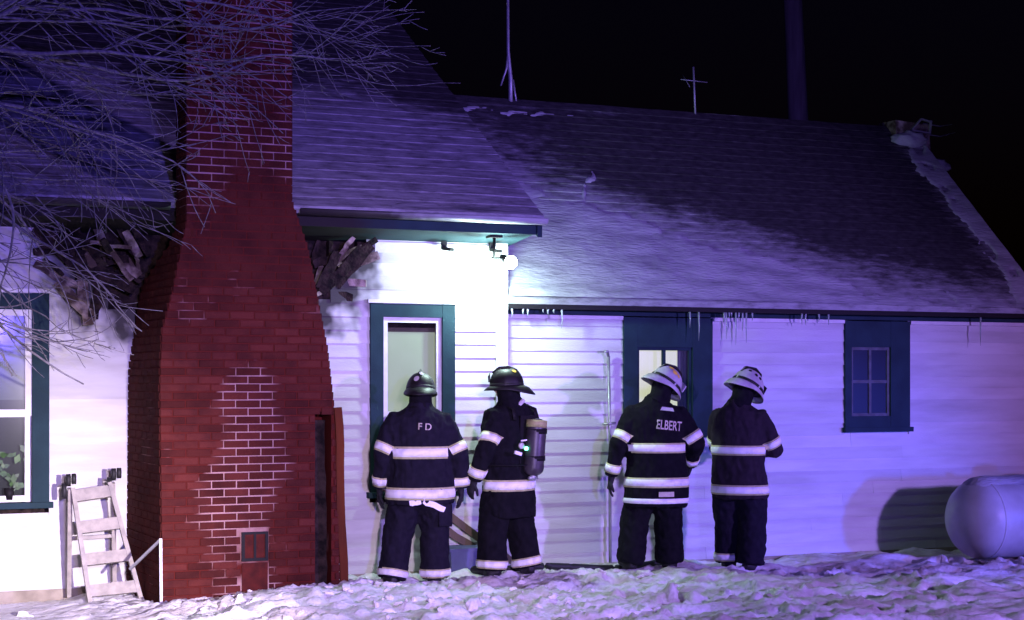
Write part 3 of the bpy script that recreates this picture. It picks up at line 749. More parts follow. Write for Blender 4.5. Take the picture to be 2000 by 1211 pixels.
MB().box(-1.0, -.82, -.413, -.40, .38, .50).build('data_plate', M_tin, tk)
for sx in (-.45, .45):
    b = MB(); b.bar((sx, -.0, .82), (sx, -.0, .90), .1, .012); b.build('lifting_lug', M_tank, tk)

# hose, box and timbers at the wall foot
o = MB(); pts = []
for i in range(40):
    t = i / 39; pts.append((5.25 + 1.75 * t, -.55 + .22 * t + .05 * math.sin(t * 7), .12 + .03 * math.sin(t * 5 + 1)))
o.tube(pts, .033, 10); tag(o.build('fire_hose', M_rubber, None, True), 'black hose lying on the snow along the wall foot', 'hose')
bx = empty('storage_bin', (4.98, -.28, .03), 'low blue-grey storage bin by the wall between two firefighters', 'bin')
MB().hexa([(-.21, -.13, 0), (.21, -.13, 0), (.21, .13, 0), (-.21, .13, 0), (-.23, -.15, .28), (.23, -.15, .28), (.23, .15, .28), (-.23, .15, .28)]).build('tub', M_blue, bx)
MB().box(-.245, .245, -.165, .165, .282, .31).build('lid', M_blue, bx)
for i, (x0, z0, x1, z1, y) in enumerate(((4.70, .72, 5.50, .14, -.10), (4.80, .50, 5.42, .08, -.13))):
    o = MB(); rough_board(o, (x0, y, z0), (x1, y - .05, z1), .07, .035, 30 + i)
    tag(o.build('leaning_board', M_wood), ('upper' if i == 0 else 'lower') + ' brown board slanting against the wall above the bin', 'board')
# plant inside the left window
pl = empty('potted_plant', (.93, .055, .87), 'green potted plant behind the lower pane of the left window', 'plant')
MB().tube([(0, 0, 0), (0, 0, .10)], [.035, .045], 12).build('pot', M_dark, pl, True)
lv = MB(); rp = random.Random(4)
for i in range(34):
    a = rp.uniform(0, 6.28); r = rp.uniform(.02, .20); z = rp.uniform(.08, .42); p = Vector((math.cos(a) * r, math.sin(a) * .018, z)); d = Vector((rp.uniform(-1, 1), rp.uniform(-.12, .12), rp.uniform(-.5, 1))).normalized(); s = d.cross(Vector((0, 1, 0))).normalized()
    L = rp.uniform(.05, .1); wv_ = L * .3
    lv.add([p, p + d * L * .5 + s * wv_, p + d * L, p + d * L * .5 - s * wv_], [(0, 1, 2, 3)])
lv.build('foliage', mat('leaf_green', (.05, .12, .025), (.02, .05, .015), .5, 12), pl)

# ------------------------------------------------------------------ masts behind and on the wing roof
o = MB(); o.tube([(6.52, 2.5, 4.95), (6.52, 2.5, 5.3), (6.49, 2.5, 5.62), (6.48, 2.5, 7.2)], [.028, .026, .020, .012], 8); o.tube([(6.40, 2.5, 5.22), (6.47, 2.5, 5.42), (6.49, 2.5, 5.62)], [.010, .014, .014], 6); o.tube([(6.60, 2.5, 4.98), (6.55, 2.5, 5.3)], .012, 6)
tag(o.build('aerial_mast', M_tin, None, True), 'tall thin aerial mast with forked foot on the wing ridge', 'mast')
o = MB(); o.tube([(8.90, 2.5, 4.98), (8.87, 2.5, 5.62)], .013, 6); o.tube([(8.70, 2.5, 5.46), (9.06, 2.5, 5.45)], .006, 5); o.tube([(8.78, 2.42, 5.36), (8.78, 2.6, 5.54)], .004, 5)
tag(o.build('small_aerial', M_tin, None, True), 'small cross-shaped aerial on the middle of the wing ridge', 'aerial')
o = MB(); pp = [(14.05 - .03 * t - .09 * max(0, t - 5.5) / 4, 8 , -.2 + t) for t in (0, 2, 4, 6, 8, 10, 11.5)]
o.tube(pp, [.19, .185, .18, .17, .155, .14, .12], 14)
tag(o.build('utility_pole', M_pole, None, True), 'weathered wooden utility pole rising behind the wing roof', 'pole')
# wrecked vent at the right end of the wing ridge
vt = empty('ridge_vent', (11.86, 2.5, 5.0), 'broken brick vent stump with bent metal at the end of the wing ridge', 'vent')
vt['label'] = 'broken vent stump with bent metal strips at the far end of the wing ridge'
b = MB(); b.hexa([(-.22, -.2, -.25), (.3, -.2, -.3), (.3, .2, -.3), (-.22, .2, -.25), (-.24, -.2, .13), (.26, -.2, .10), (.28, .2, .12), (-.2, .2, .15)]); b.build('stump', M_scorch, vt)
b = MB(); b.bar((-.02, -.23, .02), (.12, -.23, .16), .03, .02); b.bar((.12, -.23, .16), (.27, -.23, .13), .03, .02); b.bar((.27, -.23, .15), (.25, -.23, -.02), .03, .02); b.bar((.25, -.23, -.01), (-.02, -.23, .01), .03, .02); b.build('bent_strip', M_tin, vt)
for z0, z1, L in ((.13, .15, .7), (.0, .05, .75)):
    b = MB(); b.tube([(.25, -.1, z0), (.5, -.12, z0 - .02), (L, -.1, z1)], [.01, .007, .003], 5); b.build('wire', M_tin, vt)
for dx, dz, s in ((-.05, -.12, .20), (.32, -.42, .17)):
    b = MB(); b.add([Vector((dx, -.24, dz)) + Vector((v.x * s * 1.3, v.y * s * .5, v.z * s * .55)) * (1 + .4 * N(v.x * 2 + dx, v.y * 2, v.z * 2)) for v in iv], ifc); b.build('snow_lump', M_roofsnow, vt, True)

# ------------------------------------------------------------------ bare tree at the left
tree = empty('bare_tree', (-.75, -2.2, 0), 'bare tree reaching thin frosted twigs across the chimney and roof', 'tree')
TO = Vector((-.75, -2.2, 0)); rt = random.Random(17)
tb = MB(); tb.tube([Vector(p) for p in ((0, 0, -.1), (.02, .02, .6), (-.03, .0, 1.6), (.03, .05, 2.8), (0, .05, 4.0), (.08, 0, 5.2), (.02, .1, 6.6))], [.19, .16, .145, .13, .11, .08, .045], 12)
tb.build('trunk', M_bark, tree, True)
limbs = MB(); twigs = MB()
LOW = [(0, 1.9), (.9, 1.75), (1.5, 1.9), (1.9, 2.35), (2.25, 2.9), (2.6, 3.5), (3.0, 3.85), (6, 4.0)]
def grow(p, d, L, r, depth, droop):
    n = max(5, int(L / .08)); pts = [p.copy()]; rad = [r]; kids = []; bend = Vector((rt.gauss(0, .03), rt.gauss(0, .03), rt.gauss(0, .04)))
    for i in range(n):
        f = (i + 1) / n
        if rt.random() < .18: bend = Vector((rt.gauss(0, .035), rt.gauss(0, .03), rt.gauss(0, .04)))
        d = (d + bend + Vector((rt.gauss(0, .06), rt.gauss(0, .05), rt.gauss(0, .06) - droop * .03))).normalized()
        if depth == 3 and L > 3.8: d = (d + Vector((.05, 0, (4.45 - p.z) * .10))).normalized()
        low = lerp_tab(LOW, p.x + TO.x) + (.18 if depth else 0)
        if p.z < low + .35: d = (d + Vector((.02, 0, .035 + .18 * max(0, low + .1 - p.z)))).normalized()
        if p.z < low - (.15 if depth == 3 else 0): break
        p = p + d * (L / n); pts.append(p.copy()); rad.append(r * (1 - f) ** .8 * .92 + .0016)
        if depth > 0 and f > (.22 if depth == 3 else .08) and rt.random() < (.0, .27, .23, .25)[depth]: kids.append((p.copy(), d.copy(), rad[-1], 1 - f))
    if len(pts) < 3: return
    (limbs if r > .012 else twigs).tube(pts, rad, 7 if r > .012 else 4)
    for kp, kd, kr, rem in kids:
        ax = Vector((rt.gauss(0, 1), rt.gauss(0, .7), rt.gauss(0, 1))); ax = (ax - kd * ax.dot(kd)).normalized()
        nd = (kd + ax * rt.uniform(.45, .95)).normalized()
        grow(kp, nd, L * (.22 + .34 * rem) * rt.uniform(.7, 1.15), max(kr * .52, .0021), depth - 1, droop)
for (z, dx, dy, dz, L, r) in ((4.25, 1.0, -.02, .10, 3.9, .024), (4.0, 1.0, .05, .05, 3.3, .022), (3.95, 1.0, -.10, .26, 2.9, .022), (3.7, 1.0, .02, -.08, 3.0, .020), (3.5, 1.0, .1, -.10, 2.7, .018),
                              (3.3, 1.0, -.05, -.12, 2.8, .020), (3.1, 1.0, .08, -.06, 2.9, .018), (2.95, 1.0, 0, -.10, 2.5, .016), (2.75, 1.0, .12, -.10, 2.3, .014), (4.5, 1.0, .06, .02, 4.2, .022), (4.6, 1.0, -.08, -.03, 3.9, .018), (3.4, 1.0, .15, .05, 2.6, .016), (3.6, 1.0, -.1, -.04, 3.0, .016), (3.45, 1.0, .05, -.06, 3.1, .015), (3.2, 1.0, -.12, -.02, 2.7, .014), (4.25, 1.0, .02, .05, 4.1, .024), (4.45, 1.0, .10, .02, 4.5, .024), (4.35, 1.0, -.02, .035, 4.2, .020), (4.2, 1.0, .06, .03, 3.9, .018), (5.0, .8, 0, .5, 2.5, .03), (4.6, -.8, .2, .4, 2.2, .03), (3.6, -.9, -.3, .3, 2.0, .03)):
    grow(Vector((0, .03, z)), Vector((dx, dy, dz)).normalized(), L, r * 1.1, 3, .0 if L > 3.8 else .30)
limbs.build('limbs', M_bark, tree, True)
o = twigs.build('twigs', M_bark, tree, True); o['kind'] = 'stuff'

# ------------------------------------------------------------------ firefighters
M_skin = mat('skin', (.42, .24, .18), rough=.6)
M_hair = mat('hair', (.03, .02, .015), rough=.8)
M_coat_navy = mat('turnout_navy', (.010, .009, .016), (.015, .013, .022), .95, 20, .5, 140, spec=.12)
M_coat_black = mat('turnout_black', (.005, .005, .007), (.009, .008, .011), .95, 20, .5, 140, spec=.12)
M_coat_brown = mat('turnout_brown_black', (.020, .015, .021), (.028, .020, .027), .95, 20, .5, 140, spec=.12)
M_glove = mat('glove', (.012, .012, .014), rough=.8)
M_boot = mat('boot', (.012, .011, .012), rough=.55)
M_lime = mat('trim_lime', (.62, .60, .30), (.5, .48, .24), .7, 30)
M_silver = mat('trim_silver', (.95, .95, .95), (.58, .57, .58), .45, 11, .4, 60, lo=.5, hi=.8)
M_hblack = mat('helmet_black', (.010, .008, .009), rough=.5, spec=.35)
M_hwhite = mat('helmet_white', (.55, .53, .54), (.36, .34, .36), .45, 9, .1, 40)
M_sticker = mat('sticker_yellow', (.85, .60, .08), rough=.5)
M_letter = mat('letter_tan', (.62, .56, .44), (.5, .45, .36), .7, 40)
M_patchw = mat('pale_patch', (.55, .52, .50), rough=.7)

def fuse(name, mb, voxel, iters=3, amp=0.0, freq=9.0, seed=0, stretch=(1, 1, .55)):
    me = mb.mesh(name); o = bpy.data.objects.new('tmp', me); C.objects.link(o)
    m = o.modifiers.new('r', 'REMESH'); m.mode = 'VOXEL'; m.voxel_size = voxel
    if iters:
        s = o.modifiers.new('s', 'SMOOTH'); s.iterations = iters; s.factor = .5
    dg = bpy.context.evaluated_depsgraph_get(); out = bpy.data.meshes.new_from_object(o.evaluated_get(dg))
    bpy.data.objects.remove(o); bpy.data.meshes.remove(me); out.name = name
    if amp:
        nr = [v.normal.copy() for v in out.vertices]
        for v, n in zip(out.vertices, nr):
            c = v.co; q = Vector((c.x * freq * stretch[0] + seed, c.y * freq * stretch[1], c.z * freq * stretch[2] + c.x * 3))
            d = noise.noise(q) * .65 + noise.noise(q * 2.3) * .35
            d = (1 - abs(d) * 2.2) * .6 + noise.noise(q * .4) * .8 - .3
            v.co = c + n * d * amp
    out.polygons.foreach_set('use_smooth', [True] * len(out.polygons)); out.materials.clear()
    return out

def strip(name, bvh, rings, mat_, parent, off):
    """a closed or broken strip that lies on the cloth; rings: list of rows of (origin, direction, max reach)"""
    b = MB(); rows = []
    nr = len(rings)
    for ri_, row in enumerate(rings):
        pts = []
        for (o, d, mx) in row:
            h = bvh.ray_cast(o, d, mx)
            pts.append((h[0] + d * (off if 0 < ri_ < nr - 1 else -.003)) if h[0] is not None else None)
        rows.append(pts)
    n = len(rings[0])
    for k in range(n):
        if any(rw[k] is None for rw in rows):
            for rw in rows: rw[k] = None
    idx = {}
    def vid(i, k):
        k %= n
        if (i, k) not in idx: idx[(i, k)] = len(b.v); b.v.append(tuple(rows[i][k]))
        return idx[(i, k)]
    for i in range(nr - 1):
        for k in range(n):
            q = [rows[i][k], rows[i][(k + 1) % n], rows[i + 1][(k + 1) % n], rows[i + 1][k]]
            if any(p is None for p in q): continue
            if (q[0] - q[1]).length > .09: continue
            b.f.append((vid(i, k), vid(i, k + 1), vid(i + 1, k + 1), vid(i + 1, k)))
    if not b.f: return None
    return b.build(name, mat_, parent, True)
def ring_rows(c, axis, ref, w, reach, n=56, tilt=0.0, rowf=(-.5, -.5, 0, .5, .5)):
    axis = Vector(axis).normalized(); ref = Vector(ref); x = (ref - axis * ref.dot(axis)).normalized(); y = axis.cross(x); rows = []
    for f in rowf:
        row = []
        for k in range(n):
            a = 2 * math.pi * k / n; d = x * math.cos(a) + y * math.sin(a)
            rx, ry = reach; mx = 1 / math.sqrt((math.cos(a) / rx) ** 2 + (math.sin(a) / ry) ** 2)
            row.append((Vector(c) + axis * (w * f) + axis * (tilt * math.cos(a)), d, mx))
        rows.append(row)
    return rows
def band(bvh, parent, c, axis, ref, reach, w=.09, tilt=0.0, name='reflective_band'):
    o = strip(name, bvh, ring_rows(c, axis, ref, w, reach, tilt=tilt), M_lime, parent, .005)
    if o is None: return
    strip('silver_strip', bvh, ring_rows(c, axis, ref, w * .66, reach, tilt=tilt), M_silver, o, .008)
    return o

def glove(side, wrist, dirn, ref, curl=.5):
    """palm and five bent fingers pointing along dirn; ref points out of the back of the hand"""
    d = Vector(dirn).normalized(); rf = Vector(ref); up = (rf - d * rf.dot(d)).normalized(); sx = d.cross(up) * side
    W = Vector(wrist); b = MB()
    b.tube([W - d * .05, W + d * .0, W + d * .045, W + d * .095], [(.042, .034), (.040, .030), (.048, .024), (.046, .021)], 12, sx)
    for i, (s, L) in enumerate(((.034, .070), (.012, .080), (-.011, .074), (-.033, .058))):
        p = W + d * .09 + sx * s; dd = d.copy(); pts = [p - d * .02]; 
        for k in range(3):
            dd = (dd - up * curl * .75).normalized(); pts.append(pts[-1] + dd * L * (.42, .33, .28)[k] + (dd * .02 if k == 0 else Vector((0, 0, 0))))
        b.tube(pts, [.0125, .012, .011, .009], 8, sx)
    p = W + d * .03 + sx * .040; t1 = (d * .6 + sx * .7 - up * .3).normalized(); t2 = (d * .9 + sx * .15 - up * .5).normalized()
    b.tube([p - t1 * .02, p + t1 * .03, p + t1 * .03 + t2 * .035, p + t1 * .03 + t2 * .06], [.016, .015, .0135, .010], 8, up)
    return b

def helmet(parent, hm, shell_m,  brim_m, shield=True, stickers=(), front_mat=None):
    """hm places the head: local y forwards, origin at the middle of the skull"""
    b = MB(); seg, rings = 36, 10; vs = []
    for i in range(rings + 1):
        t = (math.pi / 2) * i / rings
        for k in range(seg):
            a = 2 * math.pi * k / seg
            rib = .006 * max(0, math.cos(a * 8)) ** 6 * math.cos(t) ** .4 * (1 if i > 0 else .3)
            cr = .012 * max(0, math.cos(a - math.pi / 2) ** 2) ** 14 + .012 * max(0, math.cos(a + math.pi / 2) ** 2) ** 14
            r = math.cos(t) ** .85 if i < rings else .0
            vs.append((math.cos(a) * (.124 * r + rib * r), math.sin(a) * (.150 * r + (rib) * r), -.01 + .165 * math.sin(t) + cr * math.sin(t)))
    fs = [(i * seg + k, i * seg + (k + 1) % seg, (i + 1) * seg + (k + 1) % seg, (i + 1) * seg + k) for i in range(rings) for k in range(seg)]
    b.add(vs, fs); b.xf(hm); h = b.build('helmet', shell_m, parent, True)
    b = MB(); vs = []
    def reach(a):
        back = max(0, -math.sin(a)); fr = max(0, math.sin(a))
        return (.022 + .080 * back ** 3 + .03 * fr ** 2) if shell_m is M_hblack else (.010 + .062 * back ** 4 + .028 * fr ** 2)
    for k in range(seg):
        a = 2 * math.pi * k / seg; ca, sa = math.cos(a), math.sin(a); rr = reach(a); back = max(0, -sa) ** 2
        for (e, dz) in ((0, .030), (.5, .018 - .012 * back), (1, -.004 - .050 * back), (1, -.012 - .052 * back), (.5, .008 - .012 * back), (-.1, .016)):
            vs.append((ca * (.124 + rr * e), sa * (.150 + rr * e), dz - .022))
    n = 6; fs = [(k * n + i, k * n + (i + 1) % n, ((k + 1) % seg) * n + (i + 1) % n, ((k + 1) % seg) * n + i) for k in range(seg) for i in range(n)]
    b.add(vs, fs); b.xf(hm); b.build('brim', brim_m, h, True)
    b = MB(); b.tube([(0, -.135, .075), (0, -.09, .14), (0, -.02, .170), (0, .06, .165), (0, .12, .12)], [(.006, .006), (.007, .012), (.008, .014), (.008, .014), (.010, .012)] if shell_m is M_hblack else [(.010, .008), (.030, .012), (.045, .014), (.04, .014), (.014, .012)], 10); b.xf(hm); b.build('comb', M_hblack, h, True)
    b = MB(); b.add([(-.05, .150, .04), (.05, .150, .04), (.055, .150, .10), (0, .142, .130), (-.055, .150, .10), (-.05, .160, .04), (.05, .160, .04), (.055, .160, .10), (0, .152, .130), (-.055, .160, .10)],
                    [(4, 3, 2, 1, 0), (5, 6, 7, 8, 9), (0, 1, 6, 5), (1, 2, 7, 6), (2, 3, 8, 7), (3, 4, 9, 8), (4, 0, 5, 9)]); b.xf(hm); b.build('front_shield', front_mat or M_hblack, h)
    b = MB(); b.tube([(0, 0, .004), (0, 0, .028)], [(.127, .153), (.1255, .1515)], 36); b.xf(hm); b.build('hat_band', M_hblack if shell_m is not M_hblack else M_boot, h, True)
    bv = BVHTree.FromPolygons([hm @ Vector(v) for v in [vv.co for vv in h.data.vertices]] if False else [v.co.copy() for v in h.data.vertices], [tuple(p.vertices) for p in h.data.polygons])
    c = hm @ Vector((0, 0, .05))
    for (az, el, r, m_) in stickers:
        d = (hm.to_3x3() @ Vector((math.sin(R(az)) * math.cos(R(el)), math.cos(R(az)) * math.cos(R(el)), math.sin(R(el))))).normalized()
        u = d.cross(Vector((0, 0, 1))).normalized(); v2 = u.cross(d); q = MB(); pts = []
        for k in range(12):
            a = 2 * math.pi * k / 12; hh = bv.ray_cast(c, (d + (u * math.cos(a) + v2 * math.sin(a)) * r / .13).normalized(), 1)
            if hh[0]: pts.append(hh[0] + d * .004)
        hc = bv.ray_cast(c, d, 1)
        if hc[0] and len(pts) > 8:
            k = len(pts); q.add([hc[0] + d * .005] + pts, [(0, 1 + i, 1 + (i + 1) % k) for i in range(k)]); q.build('sticker', m_, h)
    return h

def lettering(text, bvh, parent, cx, cz, height, mat_, rot=0, sx=1.0):
    cu = bpy.data.curves.new('t', 'FONT'); cu.body = text; cu.align_x = 'CENTER'; cu.align_y = 'CENTER'; cu.size = height / .72; cu.offset = height * .018
    o = bpy.data.objects.new('t', cu); C.objects.link(o); dg = bpy.context.evaluated_depsgraph_get(); me = bpy.data.meshes.new_from_object(o.evaluated_get(dg)); bpy.data.objects.remove(o)
    ok = True
    for v in me.vertices:
        u, q = v.co.x * sx, v.co.y; c, s = math.cos(rot), math.sin(rot); X = cx + u * c - q * s; Z = cz + u * s + q * c
        h = bvh.ray_cast(Vector((X, -1.5, Z)), Vector((0, 1, 0)), 3)
        v.co = (h[0] + Vector((0, -.007, 0))) if h[0] is not None else Vector((X, -.16, Z))
    me.name = 'lettering'; return link('lettering', me, mat_, parent)

def firefighter(label, loc, heading, S, arms, legs, head, coat_m, pants_m, hem=.70, seed=0, hargs=None, trunk_lean=(0, 0), width=1.0):
    P = empty('person', loc, label, 'person', 'firefighters standing before the house', R(heading)); P.scale = (S, S, S)
    lx, ly = trunk_lean
    def tl(x, y, z): k = max(0, (z - .9) / .6); return Vector((x + lx * k, y + ly * k, z))
    prof = [(hem, .265, .195), (hem + .04, .272, .20), (.86, .262, .19), (1.0, .245, .178), (1.15, .25, .178), (1.28, .262, .175), (1.37, .255, .162), (1.44, .222, .14), (1.49, .16, .115), (1.53, .10, .098), (1.57, .088, .092)]
    T = MB(); T.tube([tl(0, -.01 if z < 1.3 else -.02, z) for z, a, c in prof], [(a * width, c * width) for z, a, c in prof], 28)
    for s, (sh, el, wr) in arms.items():
        sh, el, wr = Vector(sh), Vector(el), Vector(wr); d2 = (wr - el).normalized()
        T.tube([tl(*(Vector((sh.x * .55, sh.y, sh.z + .01)))), tl(*sh), tl(*sh.lerp(el, .35)), tl(*sh.lerp(el, .75)), tl(*el), tl(*el.lerp(wr, .4)), tl(*wr), tl(*(wr + d2 * .02))],
               [.08, .098, .093, .086, .084, .078, .070, .066], 16, (0, 1, 0) if abs(el.z - sh.z) > .1 else (0, 0, 1))
    coat = link('coat', fuse('coat', T, .013, 3, .027, 9.5, seed), coat_m, P)
    cbv = BVHTree.FromPolygons([v.co.copy() for v in coat.data.vertices], [tuple(p.vertices) for p in coat.data.polygons])
    # trousers
    Q = MB(); Q.tube([Vector((0, 0, 1.0)), Vector((0, 0, .85)), Vector((0, 0, .74)), Vector((0, 0, .66))], [(.20, .15), (.215, .165), (.20, .155), (.12, .10)], 24)
    for s, (hp, kn, an) in legs.items():
        hp, kn, an = Vector(hp), Vector(kn), Vector(an)
        Q.tube([hp + Vector((0, 0, .04)), hp, hp.lerp(kn, .5), kn, kn.lerp(an, .45), kn.lerp(an, .9), an], [(.12, .14), (.142, .155), (.140, .148), (.128, .135), (.122, .130), (.126, .138), (.118, .134)], 18)
    tr = link('trousers', fuse('trousers', Q, .014, 3, .028, 8.5, seed + 40, (1, 1, .9)), pants_m, P)
    pbv = BVHTree.FromPolygons([v.co.copy() for v in tr.data.vertices], [tuple(p.vertices) for p in tr.data.polygons])
    for s, (hp, kn, an) in legs.items():
        hp, kn, an = Vector(hp), Vector(kn), Vector(an); f = Vector((s * .25, 1, 0)).normalized()
        B = MB(); B.tube([an + Vector((0, 0, .10)), an + Vector((0, 0, .0)), Vector((an.x, an.y, .05)), Vector((an.x, an.y, .0))], [.075, .075, .072, .07], 12)
        base = Vector((an.x, an.y, .045)); B.tube([base - f * .09, base - f * .06, base + f * .05, base + f * .13, base + f * .19, base + f * .215], [(.03, .035), (.045, .045), (.05, .048), (.056, .042), (.05, .035), (.02, .02)], 14, Vector((f.y, -f.x, 0)))
        for_b = fuse('boot', B, .012, 2); 
        for v in for_b.vertices: v.co.z = max(v.co.z, .0)
        link('boot', for_b, M_boot, P)
    # continuous body with head, neck, trunk, limbs
    hpz = 1.66; hc = tl(head.get('dx', 0), head.get('dy', .015), hpz)
    HM = Matrix.Translation(hc) @ Matrix.Rotation(R(head.get('yaw', 0)), 4, 'Z') @ Matrix.Rotation(R(-head.get('pitch', 0)), 4, 'X') @ Matrix.Rotation(R(head.get('roll', 0)), 4, 'Y')
    D = MB(); D.tube([tl(0, 0, .85), tl(0, 0, 1.0), tl(0, 0, 1.25), tl(0, -.01, 1.40), tl(0, -.01, 1.46), tl(0, -.01, 1.50), hc - Vector((0, 0, .06))], [(.15, .10), (.14, .10), (.17, .11), (.16, .10), (.09, .08), (.06, .065), (.055, .06)], 18)
    hb_ = MB(); hb_.sphere((0, 0, .02), (.077, .097, .105), 18, 12); hb_.sphere((0, .025, -.06), (.058, .066, .06), 14, 8); hb_.tube([(0, .085, .02), (0, .108, -.012), (0, .112, -.028), (0, .09, -.034)], [.008, .011, .014, .008], 8)
    for s in (-1, 1): hb_.sphere((s * .08, -.005, -.005), (.012, .022, .032), 10, 6); hb_.sphere((s * .032, .086, .035), (.026, .014, .010), 8, 6)
    hb_.sphere((0, .088, -.062), (.024, .012, .010), 10, 6)
    hb_.xf(HM); D.add(hb_.v, hb_.f)
    for s, (sh, el, wr) in arms.items():
        D.tube([tl(*Vector((0, -.01, 1.40))), tl(*sh), tl(*el), tl(*wr), tl(*(Vector(wr) + (Vector(wr) - Vector(el)).normalized() * .07))], [.06, .055, .042, .032, .03], 12, (0, 1, 0))
    for s, (hp, kn, an) in legs.items():
        D.tube([Vector((0, 0, .90)), Vector(hp), Vector(kn), Vector(an), Vector((an[0], an[1], .04))], [.10, .09, .06, .045, .04], 12)
    link('body', fuse('body', D, .011, 2), M_skin, P)
    # neck flap / hood and collar
    F = MB(); F.tube([tl(0, -.02, 1.50), tl(head.get('dx', 0) * .5, -.012, 1.555), hc + HM.to_3x3() @ Vector((0, -.012, -.03)), hc + HM.to_3x3() @ Vector((0, -.008, .03))], [(.115, .115), (.098, .104), (.098, .110), (.104, .118)], 20)
    fl_ = fuse('neck_flap', F, .011, 2, .006, 14, seed); link('neck_flap', fl_, M_coat_black, P)
    helmet(P, HM @ Matrix.Translation((0, 0, .01)) @ Matrix.Scale(head.get('hs', 1.0), 4), **(hargs or {}))
    for s, (sh, el, wr) in arms.items():
        d = (Vector(wr) - Vector(el)).normalized(); out = Vector((s, 0, .0)) if abs(d.z) > .5 else Vector((0, 0, 1))
        g = glove(s, tl(*Vector(wr)) + d * .05, d, out, .45); link('glove', fuse('glove', g, .0055, 1), M_glove, P)
    return P, coat, cbv, tr, pbv, tl

def sleeve_bands(cbv, P, arms, tl, ts):
    for s, (sh, el, wr) in arms.items():
        sh, el, wr = tl(*sh), tl(*el), tl(*wr)
        for seg_, t in ts:
            a, c = (sh, el) if seg_ == 0 else (el, wr)
            band(cbv, P, a.lerp(c, t), (c - a), (0, 1, 0), (.135, .135), .085)
def cuff_bands(pbv, P, legs, t=.8):
    for s, (hp, kn, an) in legs.items():
        kn, an = Vector(kn), Vector(an); band(pbv, P, kn.lerp(an, t), an - kn, (0, 1, 0), (.17, .18), .075)

hang = lambda s, ex=.33, ey=-.03, ez=1.13, wx=.36, wy=.06, wz=.88: ((s * .20, -.015, 1.40), (s * ex, ey, ez), (s * wx, wy, wz))
def leg(s, fx, fy=0.0, kx=None): return ((s * .105, 0, .80), (s * (kx if kx is not None else (fx + .10) / 2 + .01), .03, .46), (s * fx, fy, .055))
BAND_TORSO = (.345, .29)

# 1: back turned, F D on the yoke
A = {-1: hang(-1, .325, -.05, 1.13, .345, .03, .85), 1: hang(1, .325, -.05, 1.13, .345, .03, .85)}
LG = {-1: leg(-1, .25, -.05), 1: leg(1, .13, .02)}
P, coat, cbv, tr, pbv, tl = firefighter('firefighter in black helmet with F D on the back, before the lit window', (4.36, -.72, ground_h(4.36, -.72) - .035), -17, 1.03, A, LG, {'pitch': 10, 'yaw': -6},
    M_coat_navy, M_coat_navy, .70, 1, dict(shell_m=M_hblack, brim_m=M_hblack, stickers=((172, 38, .020, M_patchw), (192, 14, .026, M_patchw)), front_mat=M_hblack), width=1.10)
band(cbv, P, tl(0, -.015, 1.14), (0, 0, 1), (1, 0, 0), BAND_TORSO, .105)
band(cbv, P, tl(0, -.01, .79), (0, 0, 1), (1, 0, 0), (.36, .30), .105)
sleeve_bands(cbv, P, A, tl, ((0, .86), (1, .84)))
cuff_bands(pbv, P, LG, .90)
lettering('F D', cbv, P, .03, 1.36, .058, M_letter, -.06)
b = MB(); rough_board(b, (-.10, -.22, .715), (.03, -.235, .735), .05, .006, 3, 6, .1); rough_board(b, (.02, -.235, .735), (.20, -.20, .655), .05, .006, 4, 6, .1); b.build('loose_strap', M_silver, P)
b = MB(); b.hexa([(.15, -.15, .50), (.27, -.10, .50), (.27, .03, .50), (.15, .03, .50), (.14, -.15, .70), (.27, -.11, .70), (.27, .04, .70), (.14, .04, .70)]); link('cargo_pocket', fuse('cargo_pocket', b, .014, 3), M_coat_navy, P)

# 2: turned to the left, wearing the air pack
A = {-1: hang(-1, .325, -.06, 1.14, .355, .05, .88), 1: hang(1, .31, .04, 1.14, .30, .18, .92)}
LG = {-1: leg(-1, .19, .02), 1: leg(1, .19, -.04)}
P2loc = Vector((5.18, -.78, ground_h(5.18, -.78) + .005)); H2 = 22
P, coat, cbv, tr, pbv, tl = firefighter('firefighter in black helmet with yellow badge wearing an air pack', P2loc, H2, 1.02, A, LG, {'pitch': 2, 'yaw': 42, 'dx': -.01},
    M_coat_black, M_coat_black, .52, 14, dict(shell_m=M_hblack, brim_m=M_hblack, stickers=((-150, 45, .024, M_sticker),)))
band(cbv, P, tl(0, -.01, .80), (0, 0, 1), (1, 0, 0), (.36, .30), .10)
sleeve_bands(cbv, P, {-1: A[-1]}, tl, ((0, .74), (1, .82)))
sleeve_bands(cbv, P, {1: A[1]}, tl, ((1, .80),))
cuff_bands(pbv, P, LG, .88)
b = MB(); b.tube([(.0, -.12, 1.50), (.05, -.14, 1.55)], .02, 8); b.build('collar_clip', M_patchw, P)
ap = empty('air_pack', P2loc, 'breathing air pack with cylinder, straps and green light on the second firefighter', 'air pack', None, R(H2))
ap['label'] = 'breathing air pack with cylinder and green light on a firefighter\'s back'
M_cyl = mat('cylinder_composite', (.030, .024, .032), (.06, .05, .06), .4, 8, .1, 40)
b = MB(); pf = prof(.092, .38, 6); b.tube([(.075 + .03 * (x / .3), -.262, 1.16 + x) for x, _ in pf], [r for _, r in pf], 24); b.build('cylinder', M_cyl, ap, True)
b = MB(); b.tube([(.05, -.262, .92), (.045, -.262, .86)], [.03, .024], 12); b.tube([(.0, -.262, .885), (.10, -.262, .885)], .016, 10); b.build('valve', M_tin, ap, True)
b = MB(); b.hexa([(-.06, -.20, .88), (.17, -.20, .88), (.16, -.16, .88), (-.05, -.16, .88), (-.05, -.205, 1.44), (.16, -.205, 1.44), (.15, -.165, 1.44), (-.04, -.165, 1.44)]); b.build('back_frame', M_dark, ap)
